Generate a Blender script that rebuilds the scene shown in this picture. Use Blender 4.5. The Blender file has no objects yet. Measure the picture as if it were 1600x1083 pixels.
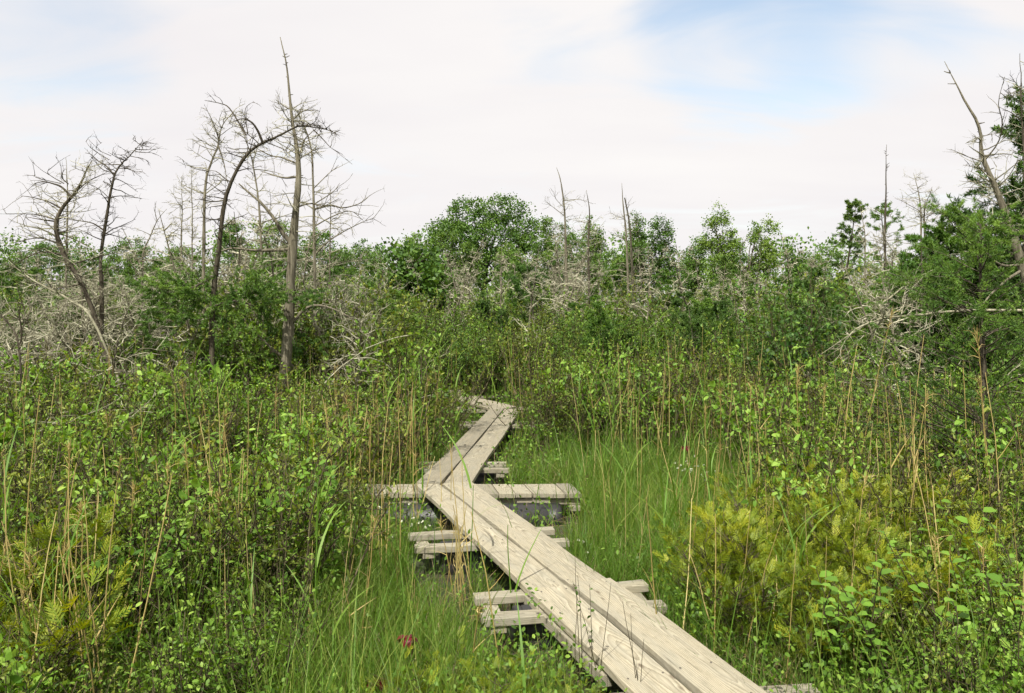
import bpy, bmesh, math
import numpy as np
from mathutils import Vector, Matrix

scene = bpy.context.scene
col = scene.collection
R = math.radians

# ------------------------------------------------------------------ camera, sky, sun, exposure
CAM_Z = 1.85            # eye height above the wet ground
DECK = 0.25             # top of the boardwalk
FPX = 1250.0            # focal length in photograph pixels (1600 wide)
HOR = 480.0             # horizon row of the photograph
cam_d = bpy.data.cameras.new('camera')
cam_d.sensor_width = 36.0
cam_d.lens = 36.0 * FPX / 1600.0
cam_d.shift_y = -(541.5 - HOR) / 1600.0
cam_d.clip_start = 0.05
cam_d.clip_end = 3000.0
cam = bpy.data.objects.new('camera', cam_d)
col.objects.link(cam)
cam.location = (0, 0, CAM_Z)
cam.rotation_euler = (R(90), 0, 0)
scene.camera = cam

SUN_ELEV, SUN_AZ = R(54), R(203)       # azimuth clockwise from +Y: behind the camera, a little to the left
sun_dir = Vector((math.sin(SUN_AZ) * math.cos(SUN_ELEV), math.cos(SUN_AZ) * math.cos(SUN_ELEV), math.sin(SUN_ELEV)))
sl = bpy.data.lights.new('sun', 'SUN')
sl.energy = 5.0
sl.angle = R(0.6)
sl.color = (1.0, 0.955, 0.88)
so = bpy.data.objects.new('sun', sl)
col.objects.link(so)
so.rotation_euler = (-sun_dir).to_track_quat('-Z', 'Y').to_euler()

world = bpy.data.worlds.new('World')
scene.world = world
world.use_nodes = True
wt = world.node_tree
wt.nodes.clear()


def wn(t, **kw):
    n = wt.nodes.new(t)
    for k, v in kw.items():
        setattr(n, k, v)
    return n


def wmath(op, a, b=None, c=None):
    n = wn('ShaderNodeMath', operation=op)
    for i, v in enumerate((a, b, c)):
        if v is None:
            continue
        if isinstance(v, (int, float)):
            n.inputs[i].default_value = v
        else:
            wt.links.new(v, n.inputs[i])
    return n.outputs[0]


w_out = wn('ShaderNodeOutputWorld')
w_bg = wn('ShaderNodeBackground')
w_bg.inputs['Strength'].default_value = 0.1
w_sky = wn('ShaderNodeTexSky', sky_type='NISHITA')
w_sky.sun_disc = False
w_sky.sun_elevation = SUN_ELEV
w_sky.sun_rotation = SUN_AZ
w_sky.air_density = 1.0
w_sky.dust_density = 1.2
w_tc = wn('ShaderNodeTexCoord')
w_sep = wn('ShaderNodeSeparateXYZ')
wt.links.new(w_tc.outputs['Generated'], w_sep.inputs[0])
zc = wmath('ADD', wmath('MAXIMUM', w_sep.outputs[2], 0.0), 0.22)
w_cmb = wn('ShaderNodeCombineXYZ')
wt.links.new(wmath('DIVIDE', w_sep.outputs[0], zc), w_cmb.inputs[0])
wt.links.new(wmath('DIVIDE', w_sep.outputs[1], zc), w_cmb.inputs[1])
w_map = wn('ShaderNodeMapping')
wt.links.new(w_cmb.outputs[0], w_map.inputs[0])
w_map.inputs['Rotation'].default_value = (0, 0, R(28))
w_map.inputs['Scale'].default_value = (0.85, 2.0, 1)
w_n1 = wn('ShaderNodeTexNoise')
w_n1.inputs['Scale'].default_value = 1.15
w_n1.inputs['Detail'].default_value = 7
w_n1.inputs['Roughness'].default_value = 0.52
w_n1.inputs['Distortion'].default_value = 1.1
wt.links.new(w_map.outputs[0], w_n1.inputs['Vector'])


def gap(px, py, radius):
    """thin place in the cloud veil round one direction of the dome"""
    d = Vector(((px - 800) / FPX, 1.0, (HOR - py) / FPX)).normalized()
    n = wn('ShaderNodeVectorMath', operation='DOT_PRODUCT')
    wt.links.new(w_tc.outputs['Generated'], n.inputs[0])
    n.inputs[1].default_value = d
    m = wn('ShaderNodeMapRange', interpolation_type='SMOOTHSTEP')
    wt.links.new(n.outputs['Value'], m.inputs[0])
    m.inputs[1].default_value = math.cos(radius)
    m.inputs[2].default_value = 1.0
    m.inputs[3].default_value = 0.0
    m.inputs[4].default_value = 1.0
    return m.outputs[0]


g = wmath('ADD', wmath('MULTIPLY', gap(1180, 70, R(9)), 0.36), wmath('MULTIPLY', gap(1340, 20, R(9)), 0.30))
g = wmath('ADD', g, wmath('MULTIPLY', gap(80, 70, R(9)), 0.38))
g = wmath('ADD', g, wmath('MULTIPLY', gap(1080, 0, R(6)), 0.22))
w_amt = wmath('ADD', wmath('MULTIPLY_ADD', w_n1.outputs[0], 1.5, -0.25), g)
w_ramp = wn('ShaderNodeMapRange', interpolation_type='SMOOTHSTEP')
wt.links.new(w_amt, w_ramp.inputs[0])
w_ramp.inputs[1].default_value = 0.52
w_ramp.inputs[2].default_value = 1.25
w_ramp.inputs[3].default_value = 0.0
w_ramp.inputs[4].default_value = 0.85
# cloud colour: faint warm and lilac streaks in a white veil
w_n2 = wn('ShaderNodeTexNoise')
w_n2.inputs['Scale'].default_value = 0.8
w_n2.inputs['Detail'].default_value = 4
wt.links.new(w_map.outputs[0], w_n2.inputs['Vector'])
w_cr = wn('ShaderNodeValToRGB')
w_cr.color_ramp.elements[0].position = 0.3
w_cr.color_ramp.elements[0].color = (6.2, 5.98, 6.08, 1)
w_cr.color_ramp.elements[1].position = 0.7
w_cr.color_ramp.elements[1].color = (6.85, 6.66, 6.55, 1)
wt.links.new(w_n2.outputs[0], w_cr.inputs[0])
# the blue seen through the gaps is the sky itself, veiled
w_sk2 = wn('ShaderNodeMix', data_type='RGBA', blend_type='MULTIPLY')
w_sk2.inputs[0].default_value = 1.0
wt.links.new(w_sky.outputs[0], w_sk2.inputs[6])
w_sk2.inputs[7].default_value = (1.9, 1.75, 1.5, 1)
w_mix = wn('ShaderNodeMix', data_type='RGBA')
wt.links.new(w_ramp.outputs[0], w_mix.inputs[0])
wt.links.new(w_cr.outputs[0], w_mix.inputs[6])
wt.links.new(w_sk2.outputs[2], w_mix.inputs[7])
wt.links.new(w_mix.outputs[2], w_bg.inputs[0])
wt.links.new(w_bg.outputs[0], w_out.inputs[0])

scene.view_settings.view_transform = 'Standard'
scene.view_settings.look = 'None'
scene.view_settings.exposure = 0.52
scene.view_settings.gamma = 1.0
scene.view_settings.use_curve_mapping = False
cy = scene.cycles
cy.use_adaptive_sampling = True
cy.adaptive_threshold = 0.04
cy.debug_use_spatial_splits = True
cy.max_bounces = 4
cy.diffuse_bounces = 2
cy.glossy_bounces = 2
cy.transmission_bounces = 3
cy.transparent_max_bounces = 4
cy.caustics_reflective = False
cy.caustics_refractive = False

# ------------------------------------------------------------------ small helpers
rng = np.random.default_rng(11)


def nrm(a):
    return a / np.maximum(np.linalg.norm(a, axis=-1, keepdims=True), 1e-9)


def U(a, b, n=None):
    return rng.uniform(a, b, n)


def at(px, py, Y):
    """photograph pixel at distance Y -> world point"""
    return np.array([(px - 800) / FPX * Y, Y, CAM_Z - (py - HOR) / FPX * Y])


def to_px(x, y, z):
    return 800 + x / y * FPX, HOR - (z - CAM_Z) / y * FPX


class Buf:
    def __init__(self):
        self.V, self.F, self.T, self.M, self.n = [], [], [], [], 0

    def add(self, V, F, tint=0.5, mat=0):
        V = np.asarray(V, dtype=np.float32).reshape(-1, 3)
        if not isinstance(F, (list, tuple)):
            F = [F]
        for f in F:
            f = np.asarray(f, dtype=np.int32)
            self.F.append(f + self.n)
            self.M.append(np.full(len(f), mat, dtype=np.int32))
        t = np.asarray(tint, dtype=np.float32)
        self.T.append(np.broadcast_to(t, (len(V),)) if t.ndim == 0 else t.reshape(-1))
        self.V.append(V)
        self.n += len(V)

    def mesh(self, name, mats, smooth=False):
        me = bpy.data.meshes.new(name)
        V = np.concatenate(self.V)
        loops = np.concatenate([f.reshape(-1) for f in self.F])
        tot = np.concatenate([np.full(len(f), f.shape[1], dtype=np.int32) for f in self.F])
        start = np.concatenate([[0], np.cumsum(tot)[:-1]]).astype(np.int32)
        me.vertices.add(len(V))
        me.vertices.foreach_set('co', V.reshape(-1))
        me.loops.add(len(loops))
        me.loops.foreach_set('vertex_index', loops)
        me.polygons.add(len(tot))
        me.polygons.foreach_set('loop_start', start)
        me.polygons.foreach_set('material_index', np.concatenate(self.M))
        if smooth:
            me.polygons.foreach_set('use_smooth', np.ones(len(tot), dtype=bool))
        a = me.attributes.new('tint', 'FLOAT', 'POINT')
        a.data.foreach_set('value', np.concatenate(self.T).astype(np.float32))
        me.update(calc_edges=True)
        for m in (mats if isinstance(mats, (list, tuple)) else [mats]):
            me.materials.append(m)
        return me


def link(name, mesh, parent=None, kind=None):
    o = bpy.data.objects.new(name, mesh)
    col.objects.link(o)
    if parent is not None:
        o.parent = parent
    if kind:
        o['kind'] = kind
    return o


def tag(o, label, cat, group=None):
    o['label'] = label
    o['category'] = cat
    if group:
        o['group'] = group
    return o


def empty(name, loc=(0, 0, 0), rz=0.0, s=1.0):
    o = bpy.data.objects.new(name, None)
    col.objects.link(o)
    o.empty_display_size = 0.1
    o.location = loc
    o.rotation_euler = (0, 0, rz)
    o.scale = (s, s, s) if isinstance(s, (int, float)) else s
    return o


def tubes(buf, P, Rad, sides=4, tint=0.5, mat=0, ref=None, cap=False):
    """a batch of tapered tubes: P [N,k,3], Rad [N,k]"""
    P = np.asarray(P, dtype=float)
    if P.ndim == 2:
        P = P[None]
    N, k, _ = P.shape
    Rad = np.broadcast_to(np.asarray(Rad, dtype=float), (N, k))
    T = nrm(np.gradient(P, axis=1))
    if ref is None:
        ov = nrm(P[:, -1] - P[:, 0])
        rv = np.cross(ov, nrm(rng.normal(size=(N, 3))))
        rv = nrm(rv)[:, None, :]
    else:
        rv = np.asarray(ref, dtype=float)[None, None, :]
    u = nrm(np.cross(T, np.broadcast_to(rv, T.shape)))
    v = np.cross(T, u)
    ang = np.arange(sides) * 2 * np.pi / sides
    ring = u[:, :, None, :] * np.cos(ang)[None, None, :, None] + v[:, :, None, :] * np.sin(ang)[None, None, :, None]
    V = P[:, :, None, :] + ring * Rad[:, :, None, None]
    i, j, s = np.meshgrid(np.arange(N), np.arange(k - 1), np.arange(sides), indexing='ij')
    b = i * k * sides
    s2 = (s + 1) % sides
    F = np.stack([b + j * sides + s, b + (j + 1) * sides + s, b + (j + 1) * sides + s2, b + j * sides + s2], -1).reshape(-1, 4)
    Fs = [F]
    if cap:
        e = np.arange(N)[:, None] * k * sides + (k - 1) * sides + np.arange(sides)[None, ::-1]
        Fs.append(e)
    t = np.asarray(tint, dtype=float)
    if t.ndim == 1 and len(t) == N:
        t = np.repeat(t, k * sides)
    buf.add(V, Fs, t, mat)


def leaves(buf, pos, d, n, L, W, tint, mat=0, fold=0.12):
    """a batch of small six-point leaves folded along the midrib"""
    N = len(pos)
    d = nrm(d)
    s = nrm(np.cross(d, n))
    n = np.cross(s, d)
    L = np.broadcast_to(L, (N,))[:, None]
    W = np.broadcast_to(W, (N,))[:, None]
    loc = [(0, 0, 0), (.3, -.46, fold), (.3, .46, fold), (.72, -.4, fold * .5), (.72, .4, fold * .5), (1, 0, -fold)]
    V = np.stack([pos + d * L * a + s * W * b + n * W * c for a, b, c in loc], 1)
    o = np.arange(N)[:, None] * 6
    tri = np.concatenate([o + np.array([[0, 2, 1]]), o + np.array([[3, 4, 5]])])
    quad = o + np.array([[1, 2, 4, 3]])
    buf.add(V, [tri, quad], np.repeat(np.broadcast_to(tint, (N,)), 6), mat)


def quads(buf, pos, d, n, L, W, tint, mat=0):
    """a batch of thin lozenges (needles, scale sprays, far leaves)"""
    N = len(pos)
    d = nrm(d)
    s = nrm(np.cross(d, n))
    L = np.broadcast_to(L, (N,))[:, None]
    W = np.broadcast_to(W, (N,))[:, None]
    V = np.stack([pos, pos + d * L * .45 - s * W * .5, pos + d * L, pos + d * L * .45 + s * W * .5], 1)
    buf.add(V, np.arange(N * 4).reshape(N, 4), np.repeat(np.broadcast_to(tint, (N,)), 4), mat)


def blades(buf, root, up, bend, W, tint, segs=2, mat=0, power=2.0):
    """a batch of bending ribbons: grass blades, reed leaves"""
    N = len(root)
    side = nrm(np.cross(up + bend * .3, rng.normal(size=(N, 3))))
    W = np.broadcast_to(W, (N,))[:, None]
    rows = []
    for q in range(segs):
        t = q / segs
        p = root + up * t + bend * t ** power
        w = W * (1 - t) ** .6 * (0.75 if q == 0 else 1.0) * .5
        rows += [p - side * w, p + side * w]
    rows.append(root + up + bend)
    V = np.stack(rows, 1)
    m = segs * 2 + 1
    o = np.arange(N)[:, None] * m
    F = [o + np.array([[2 * q, 2 * q + 1, 2 * q + 3, 2 * q + 2]]) for q in range(segs - 1)]
    tri = o + np.array([[2 * segs - 2, 2 * segs - 1, 2 * segs]])
    buf.add(V, ([np.concatenate(F)] if F else []) + [tri], np.repeat(np.broadcast_to(tint, (N,)), m), mat)


def smooth_path(pts, n):
    """Catmull-Rom through the traced points"""
    p = np.asarray(pts, dtype=float)
    p = np.vstack([2 * p[0] - p[1], p, 2 * p[-1] - p[-2]])
    m = len(p) - 3
    out = []
    for t in np.linspace(0, m - 1e-6, n):
        i = int(t)
        f = t - i
        a, b, c, d = p[i], p[i + 1], p[i + 2], p[i + 3]
        out.append(.5 * ((2 * b) + (c - a) * f + (2 * a - 5 * b + 4 * c - d) * f * f + (3 * b - a - 3 * c + d) * f ** 3))
    return np.array(out)


def grow(start, d, length, k=5, droop=0.0, wig=0.08):
    """a batch of wandering shoots"""
    N = len(start)
    d = nrm(d)
    length = np.broadcast_to(length, (N,))
    P = [start]
    step = (length / (k - 1))[:, None]
    for i in range(1, k):
        d = nrm(d + rng.normal(size=(N, 3)) * wig + np.array([0, 0, -1.0]) * droop)
        P.append(P[-1] + d * step)
    return np.stack(P, 1)


def along(P, t):
    """points and tangents at fraction t [M] of polyline index"""
    k = P.shape[1]
    f = t * (k - 1)
    i = np.minimum(f.astype(int), k - 2)
    return f - i, i


def pick_on(P, idx, t):
    fr, i = along(P, t)
    a = P[idx, i]
    b = P[idx, i + 1]
    return a + (b - a) * fr[:, None], nrm(b - a)


# ------------------------------------------------------------------ materials
def mat_new(name):
    m = bpy.data.materials.new(name)
    m.use_nodes = True
    nt = m.node_tree
    nt.nodes.clear()
    return m, nt


def ramp(nt, fac, stops):
    n = nt.nodes.new('ShaderNodeValToRGB')
    e = n.color_ramp.elements
    while len(e) < len(stops):
        e.new(0.5)
    for q, (p, c) in enumerate(stops):
        e[q].position = p
        e[q].color = (*c, 1)
    nt.links.new(fac, n.inputs[0])
    return n.outputs[0]


def leaf_mat(name, c0, c1, c2, trans=0.3, rough=0.52, spec=0.28):
    m, nt = mat_new(name)
    out = nt.nodes.new('ShaderNodeOutputMaterial')
    at_ = nt.nodes.new('ShaderNodeAttribute')
    at_.attribute_name = 'tint'
    oi = nt.nodes.new('ShaderNodeObjectInfo')
    ad = nt.nodes.new('ShaderNodeMath')
    ad.operation = 'MULTIPLY_ADD'
    nt.links.new(oi.outputs['Random'], ad.inputs[0])
    ad.inputs[1].default_value = 0.3
    nt.links.new(at_.outputs['Fac'], ad.inputs[2])
    sb = nt.nodes.new('ShaderNodeMath')
    sb.operation = 'SUBTRACT'
    nt.links.new(ad.outputs[0], sb.inputs[0])
    sb.inputs[1].default_value = 0.15
    c = ramp(nt, sb.outputs[0], [(0.0, c0), (0.5, c1), (1.0, c2)])
    p = nt.nodes.new('ShaderNodeBsdfPrincipled')
    nt.links.new(c, p.inputs['Base Color'])
    p.inputs['Roughness'].default_value = rough
    p.inputs['Specular IOR Level'].default_value = spec
    if trans > 0:
        tr = nt.nodes.new('ShaderNodeBsdfTranslucent')
        hs = nt.nodes.new('ShaderNodeHueSaturation')
        hs.inputs['Hue'].default_value = 0.485
        hs.inputs['Saturation'].default_value = 1.1
        hs.inputs['Value'].default_value = 1.5
        nt.links.new(c, hs.inputs['Color'])
        nt.links.new(hs.outputs[0], tr.inputs['Color'])
        mx = nt.nodes.new('ShaderNodeMixShader')
        mx.inputs[0].default_value = trans
        nt.links.new(p.outputs[0], mx.inputs[1])
        nt.links.new(tr.outputs[0], mx.inputs[2])
        nt.links.new(mx.outputs[0], out.inputs[0])
    else:
        nt.links.new(p.outputs[0], out.inputs[0])
    return m


def bark_mat(name, c0, c1, c2, scale=(30, 30, 3), bump=0.5):
    m, nt = mat_new(name)
    out = nt.nodes.new('ShaderNodeOutputMaterial')
    tc = nt.nodes.new('ShaderNodeTexCoord')
    mp = nt.nodes.new('ShaderNodeMapping')
    mp.inputs['Scale'].default_value = scale
    nt.links.new(tc.outputs['Object'], mp.inputs[0])
    n1 = nt.nodes.new('ShaderNodeTexNoise')
    n1.inputs['Scale'].default_value = 1.0
    n1.inputs['Detail'].default_value = 6
    n1.inputs['Roughness'].default_value = 0.65
    nt.links.new(mp.outputs[0], n1.inputs['Vector'])
    n2 = nt.nodes.new('ShaderNodeTexNoise')
    n2.inputs['Scale'].default_value = 2.2
    n2.inputs['Detail'].default_value = 3
    nt.links.new(tc.outputs['Object'], n2.inputs['Vector'])
    at_ = nt.nodes.new('ShaderNodeAttribute')
    at_.attribute_name = 'tint'
    m1 = nt.nodes.new('ShaderNodeMath')
    m1.operation = 'MULTIPLY_ADD'
    nt.links.new(n1.outputs[0], m1.inputs[0])
    m1.inputs[1].default_value = 1.1
    nt.links.new(at_.outputs['Fac'], m1.inputs[2])
    m2 = nt.nodes.new('ShaderNodeMath')
    m2.operation = 'MULTIPLY_ADD'
    nt.links.new(n2.outputs[0], m2.inputs[0])
    m2.inputs[1].default_value = 0.5
    nt.links.new(m1.outputs[0], m2.inputs[2])
    m3 = nt.nodes.new('ShaderNodeMath')
    m3.operation = 'SUBTRACT'
    nt.links.new(m2.outputs[0], m3.inputs[0])
    m3.inputs[1].default_value = 0.8
    c = ramp(nt, m3.outputs[0], [(0.15, c0), (0.5, c1), (0.85, c2)])
    p = nt.nodes.new('ShaderNodeBsdfPrincipled')
    nt.links.new(c, p.inputs['Base Color'])
    p.inputs['Roughness'].default_value = 0.9
    p.inputs['Specular IOR Level'].default_value = 0.15
    bp = nt.nodes.new('ShaderNodeBump')
    bp.inputs['Strength'].default_value = bump
    bp.inputs['Distance'].default_value = 0.02
    nt.links.new(n1.outputs[0], bp.inputs['Height'])
    nt.links.new(bp.outputs[0], p.inputs['Normal'])
    nt.links.new(p.outputs[0], out.inputs[0])
    return m


def wood_mat(name, light, dark, grey):
    m, nt = mat_new(name)
    L = nt.links.new

    def node(t, **kw):
        n = nt.nodes.new(t)
        for k, v in kw.items():
            setattr(n, k, v)
        return n

    def mth(op, a, b=None, c=None):
        n = node('ShaderNodeMath', operation=op)
        for i, v in enumerate((a, b, c)):
            if v is None:
                continue
            if isinstance(v, (int, float)):
                n.inputs[i].default_value = v
            else:
                L(v, n.inputs[i])
        return n.outputs[0]
    out = node('ShaderNodeOutputMaterial')
    tc = node('ShaderNodeTexCoord')
    oi = node('ShaderNodeObjectInfo')
    sep = node('ShaderNodeSeparateXYZ')
    L(tc.outputs['Object'], sep.inputs[0])
    x, y, z = sep.outputs
    rnd = oi.outputs['Random']
    # every board is cut somewhere else out of its log: the ring centre drifts along the length
    cx = node('ShaderNodeCombineXYZ')
    L(mth('MULTIPLY_ADD', rnd, 37.0, mth('MULTIPLY', x, 0.9)), cx.inputs[0])
    L(mth('MULTIPLY', y, 3.0), cx.inputs[1])
    n0 = node('ShaderNodeTexNoise')
    n0.inputs['Scale'].default_value = 1.3
    n0.inputs['Detail'].default_value = 2
    L(cx.outputs[0], n0.inputs['Vector'])
    dz = mth('MULTIPLY_ADD', n0.outputs[0], 0.13, 0.0)
    yy = mth('ADD', y, mth('MULTIPLY_ADD', rnd, 0.14, -0.07))
    zz = mth('ADD', mth('ADD', z, dz), mth('MULTIPLY', x, 0.012))
    r = mth('SQRT', mth('ADD', mth('MULTIPLY', yy, yy), mth('MULTIPLY', zz, zz)))
    cv = node('ShaderNodeCombineXYZ')
    L(mth('MULTIPLY_ADD', rnd, 91.0, mth('MULTIPLY', x, 5.0)), cv.inputs[0])
    L(mth('MULTIPLY', y, 160.0), cv.inputs[1])
    L(mth('MULTIPLY', z, 160.0), cv.inputs[2])
    nf = node('ShaderNodeTexNoise')
    nf.inputs['Scale'].default_value = 1.0
    nf.inputs['Detail'].default_value = 5
    nf.inputs['Roughness'].default_value = 0.7
    L(cv.outputs[0], nf.inputs['Vector'])
    ring = mth('FRACT', mth('MULTIPLY_ADD', r, 125.0, mth('MULTIPLY', nf.outputs[0], 0.55)))
    ringv = mth('POWER', ring, 1.7)
    # weather stains
    cs = node('ShaderNodeCombineXYZ')
    L(mth('MULTIPLY_ADD', rnd, 53.0, mth('MULTIPLY', x, 1.6)), cs.inputs[0])
    L(mth('MULTIPLY', y, 9.0), cs.inputs[1])
    L(z, cs.inputs[2])
    ns = node('ShaderNodeTexNoise')
    ns.inputs['Scale'].default_value = 1.5
    ns.inputs['Detail'].default_value = 6
    ns.inputs['Roughness'].default_value = 0.62
    L(cs.outputs[0], ns.inputs['Vector'])
    # dark lengthwise checks
    ck = node('ShaderNodeCombineXYZ')
    L(mth('MULTIPLY_ADD', rnd, 17.0, mth('MULTIPLY', x, 2.2)), ck.inputs[0])
    L(mth('MULTIPLY', y, 120.0), ck.inputs[1])
    nk = node('ShaderNodeTexNoise')
    nk.inputs['Scale'].default_value = 1.0
    nk.inputs['Detail'].default_value = 2
    L(ck.outputs[0], nk.inputs['Vector'])
    check = node('ShaderNodeMapRange')
    L(nk.outputs[0], check.inputs[0])
    check.inputs[1].default_value = 0.62
    check.inputs[2].default_value = 0.72
    # knots
    kv = node('ShaderNodeCombineXYZ')
    L(mth('MULTIPLY_ADD', rnd, 23.0, mth('MULTIPLY', x, 2.1)), kv.inputs[0])
    L(mth('MULTIPLY_ADD', rnd, 9.0, mth('MULTIPLY', y, 5.5)), kv.inputs[1])
    vk = node('ShaderNodeTexVoronoi')
    vk.inputs['Scale'].default_value = 1.0
    L(kv.outputs[0], vk.inputs['Vector'])
    knot = node('ShaderNodeMapRange')
    L(vk.outputs['Distance'], knot.inputs[0])
    knot.inputs[1].default_value = 0.075
    knot.inputs[2].default_value = 0.03
    base = ramp(nt, mth('ADD', mth('MULTIPLY', ringv, 0.62), mth('MULTIPLY', nf.outputs[0], 0.42)), [(0.12, light), (0.95, dark)])
    mg = node('ShaderNodeMix', data_type='RGBA')
    gr = node('ShaderNodeMapRange')
    L(ns.outputs[0], gr.inputs[0])
    gr.inputs[1].default_value = 0.42
    gr.inputs[2].default_value = 0.72
    gr.inputs[4].default_value = 0.85
    L(gr.outputs[0], mg.inputs[0])
    L(base, mg.inputs[6])
    mg.inputs[7].default_value = (*grey, 1)
    mk = node('ShaderNodeMix', data_type='RGBA')
    L(mth('MULTIPLY', mth('MAXIMUM', mth('MULTIPLY', check.outputs[0], 0.75), knot.outputs[0]), 0.8), mk.inputs[0])
    L(mg.outputs[2], mk.inputs[6])
    mk.inputs[7].default_value = (0.11, 0.085, 0.055, 1)
    # blotches of dirt and algae
    nb2 = node('ShaderNodeTexNoise')
    nb2.inputs['Scale'].default_value = 5.5
    nb2.inputs['Detail'].default_value = 9
    nb2.inputs['Roughness'].default_value = 0.72
    nb2.inputs['Distortion'].default_value = 0.6
    L(cs.outputs[0], nb2.inputs['Vector'])
    bl = node('ShaderNodeMapRange')
    L(nb2.outputs[0], bl.inputs[0])
    bl.inputs[1].default_value = 0.5
    bl.inputs[2].default_value = 0.74
    bl.inputs[4].default_value = 0.75
    md = node('ShaderNodeMix', data_type='RGBA')
    L(bl.outputs[0], md.inputs[0])
    L(mk.outputs[2], md.inputs[6])
    md.inputs[7].default_value = (0.13, 0.118, 0.075, 1)
    hv = node('ShaderNodeHueSaturation')
    L(mth('MULTIPLY_ADD', rnd, 0.42, 0.82), hv.inputs['Value'])
    L(md.outputs[2], hv.inputs['Color'])
    p = node('ShaderNodeBsdfPrincipled')
    L(hv.outputs[0], p.inputs['Base Color'])
    p.inputs['Roughness'].default_value = 0.8
    p.inputs['Specular IOR Level'].default_value = 0.25
    bp = node('ShaderNodeBump')
    bp.inputs['Strength'].default_value = 0.6
    bp.inputs['Distance'].default_value = 0.004
    L(mth('SUBTRACT', mth('MULTIPLY_ADD', ringv, -0.4, nf.outputs[0]), check.outputs[0]), bp.inputs['Height'])
    L(bp.outputs[0], p.inputs['Normal'])
    L(p.outputs[0], out.inputs[0])
    return m


def plain_mat(name, c, rough=0.6, noise=0.0, scale=8.0, c2=None, spec=0.4):
    m, nt = mat_new(name)
    out = nt.nodes.new('ShaderNodeOutputMaterial')
    p = nt.nodes.new('ShaderNodeBsdfPrincipled')
    tc = nt.nodes.new('ShaderNodeTexCoord')
    n = nt.nodes.new('ShaderNodeTexNoise')
    n.inputs['Scale'].default_value = scale
    n.inputs['Detail'].default_value = 6
    nt.links.new(tc.outputs['Object'], n.inputs['Vector'])
    cc = ramp(nt, n.outputs[0], [(0.3, c), (0.7, c2 or c)])
    nt.links.new(cc, p.inputs['Base Color'])
    p.inputs['Roughness'].default_value = rough
    p.inputs['Specular IOR Level'].default_value = spec
    nt.links.new(p.outputs[0], out.inputs[0])
    return m


M = {}
M['wood'] = wood_mat('weathered_decking', (0.395, 0.358, 0.26), (0.15, 0.124, 0.078), (0.25, 0.236, 0.182))
M['wood_old'] = wood_mat('weathered_bearer', (0.36, 0.33, 0.24), (0.13, 0.11, 0.07), (0.24, 0.228, 0.178))
M['screw'] = plain_mat('screw_steel', (0.10, 0.085, 0.065), 0.6)
M['pipe'] = plain_mat('black_plastic', (0.016, 0.016, 0.016), 0.45, scale=2.5, c2=(0.036, 0.035, 0.033))
M['leaf_a'] = leaf_mat('shrub_leaf', (0.034, 0.080, 0.008), (0.115, 0.218, 0.020), (0.29, 0.42, 0.07))
M['leaf_b'] = leaf_mat('broad_leaf', (0.055, 0.130, 0.014), (0.150, 0.285, 0.030), (0.30, 0.45, 0.08))
M['leaf_c'] = leaf_mat('olive_leaf', (0.045, 0.068, 0.009), (0.122, 0.168, 0.021), (0.26, 0.30, 0.05))
M['cedar'] = leaf_mat('cedar_spray', (0.055, 0.095, 0.008), (0.165, 0.225, 0.016), (0.36, 0.37, 0.03), trans=0.3)
M['larch'] = leaf_mat('larch_needle', (0.028, 0.075, 0.012), (0.085, 0.175, 0.026), (0.20, 0.32, 0.048), trans=0.25)
M['spruce'] = leaf_mat('conifer_needle', (0.025, 0.06, 0.012), (0.070, 0.138, 0.025), (0.15, 0.23, 0.042), trans=0.2)
M['oak'] = leaf_mat('far_leaf', (0.038, 0.092, 0.015), (0.098, 0.188, 0.028), (0.20, 0.30, 0.05), trans=0.25)
M['oak2'] = leaf_mat('far_leaf_pale', (0.05, 0.105, 0.018), (0.13, 0.22, 0.033), (0.24, 0.34, 0.06), trans=0.25)
M['grass'] = leaf_mat('sedge', (0.042, 0.097, 0.011), (0.103, 0.20, 0.024), (0.26, 0.30, 0.07), trans=0.35)
M['reed'] = leaf_mat('reed_green', (0.060, 0.135, 0.015), (0.125, 0.24, 0.03), (0.24, 0.36, 0.065), trans=0.35)
M['straw'] = leaf_mat('dry_reed', (0.20, 0.145, 0.045), (0.39, 0.305, 0.105), (0.56, 0.47, 0.20), trans=0.1)
M['litter'] = leaf_mat('dead_grass', (0.08, 0.055, 0.024), (0.17, 0.125, 0.058), (0.36, 0.29, 0.15), trans=0.15)
M['stem'] = bark_mat('shrub_stem', (0.045, 0.038, 0.02), (0.10, 0.086, 0.046), (0.24, 0.205, 0.125))
M['dead'] = bark_mat('dead_twig', (0.12, 0.11, 0.07), (0.33, 0.315, 0.215), (0.62, 0.60, 0.44))
M['snag'] = bark_mat('dead_trunk', (0.045, 0.038, 0.026), (0.21, 0.19, 0.132), (0.43, 0.40, 0.30), scale=(48, 48, 3.2), bump=1.0)
M['dark'] = bark_mat('larch_bark', (0.03, 0.025, 0.017), (0.088, 0.075, 0.052), (0.20, 0.175, 0.13))
M['red'] = leaf_mat('pitcher_red', (0.03, 0.002, 0.004), (0.085, 0.005, 0.008), (0.16, 0.012, 0.014), trans=0.2, rough=0.35)
M['white'] = leaf_mat('pale_bloom', (0.42, 0.45, 0.30), (0.6, 0.62, 0.46), (0.75, 0.76, 0.62), trans=0.3)


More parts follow.
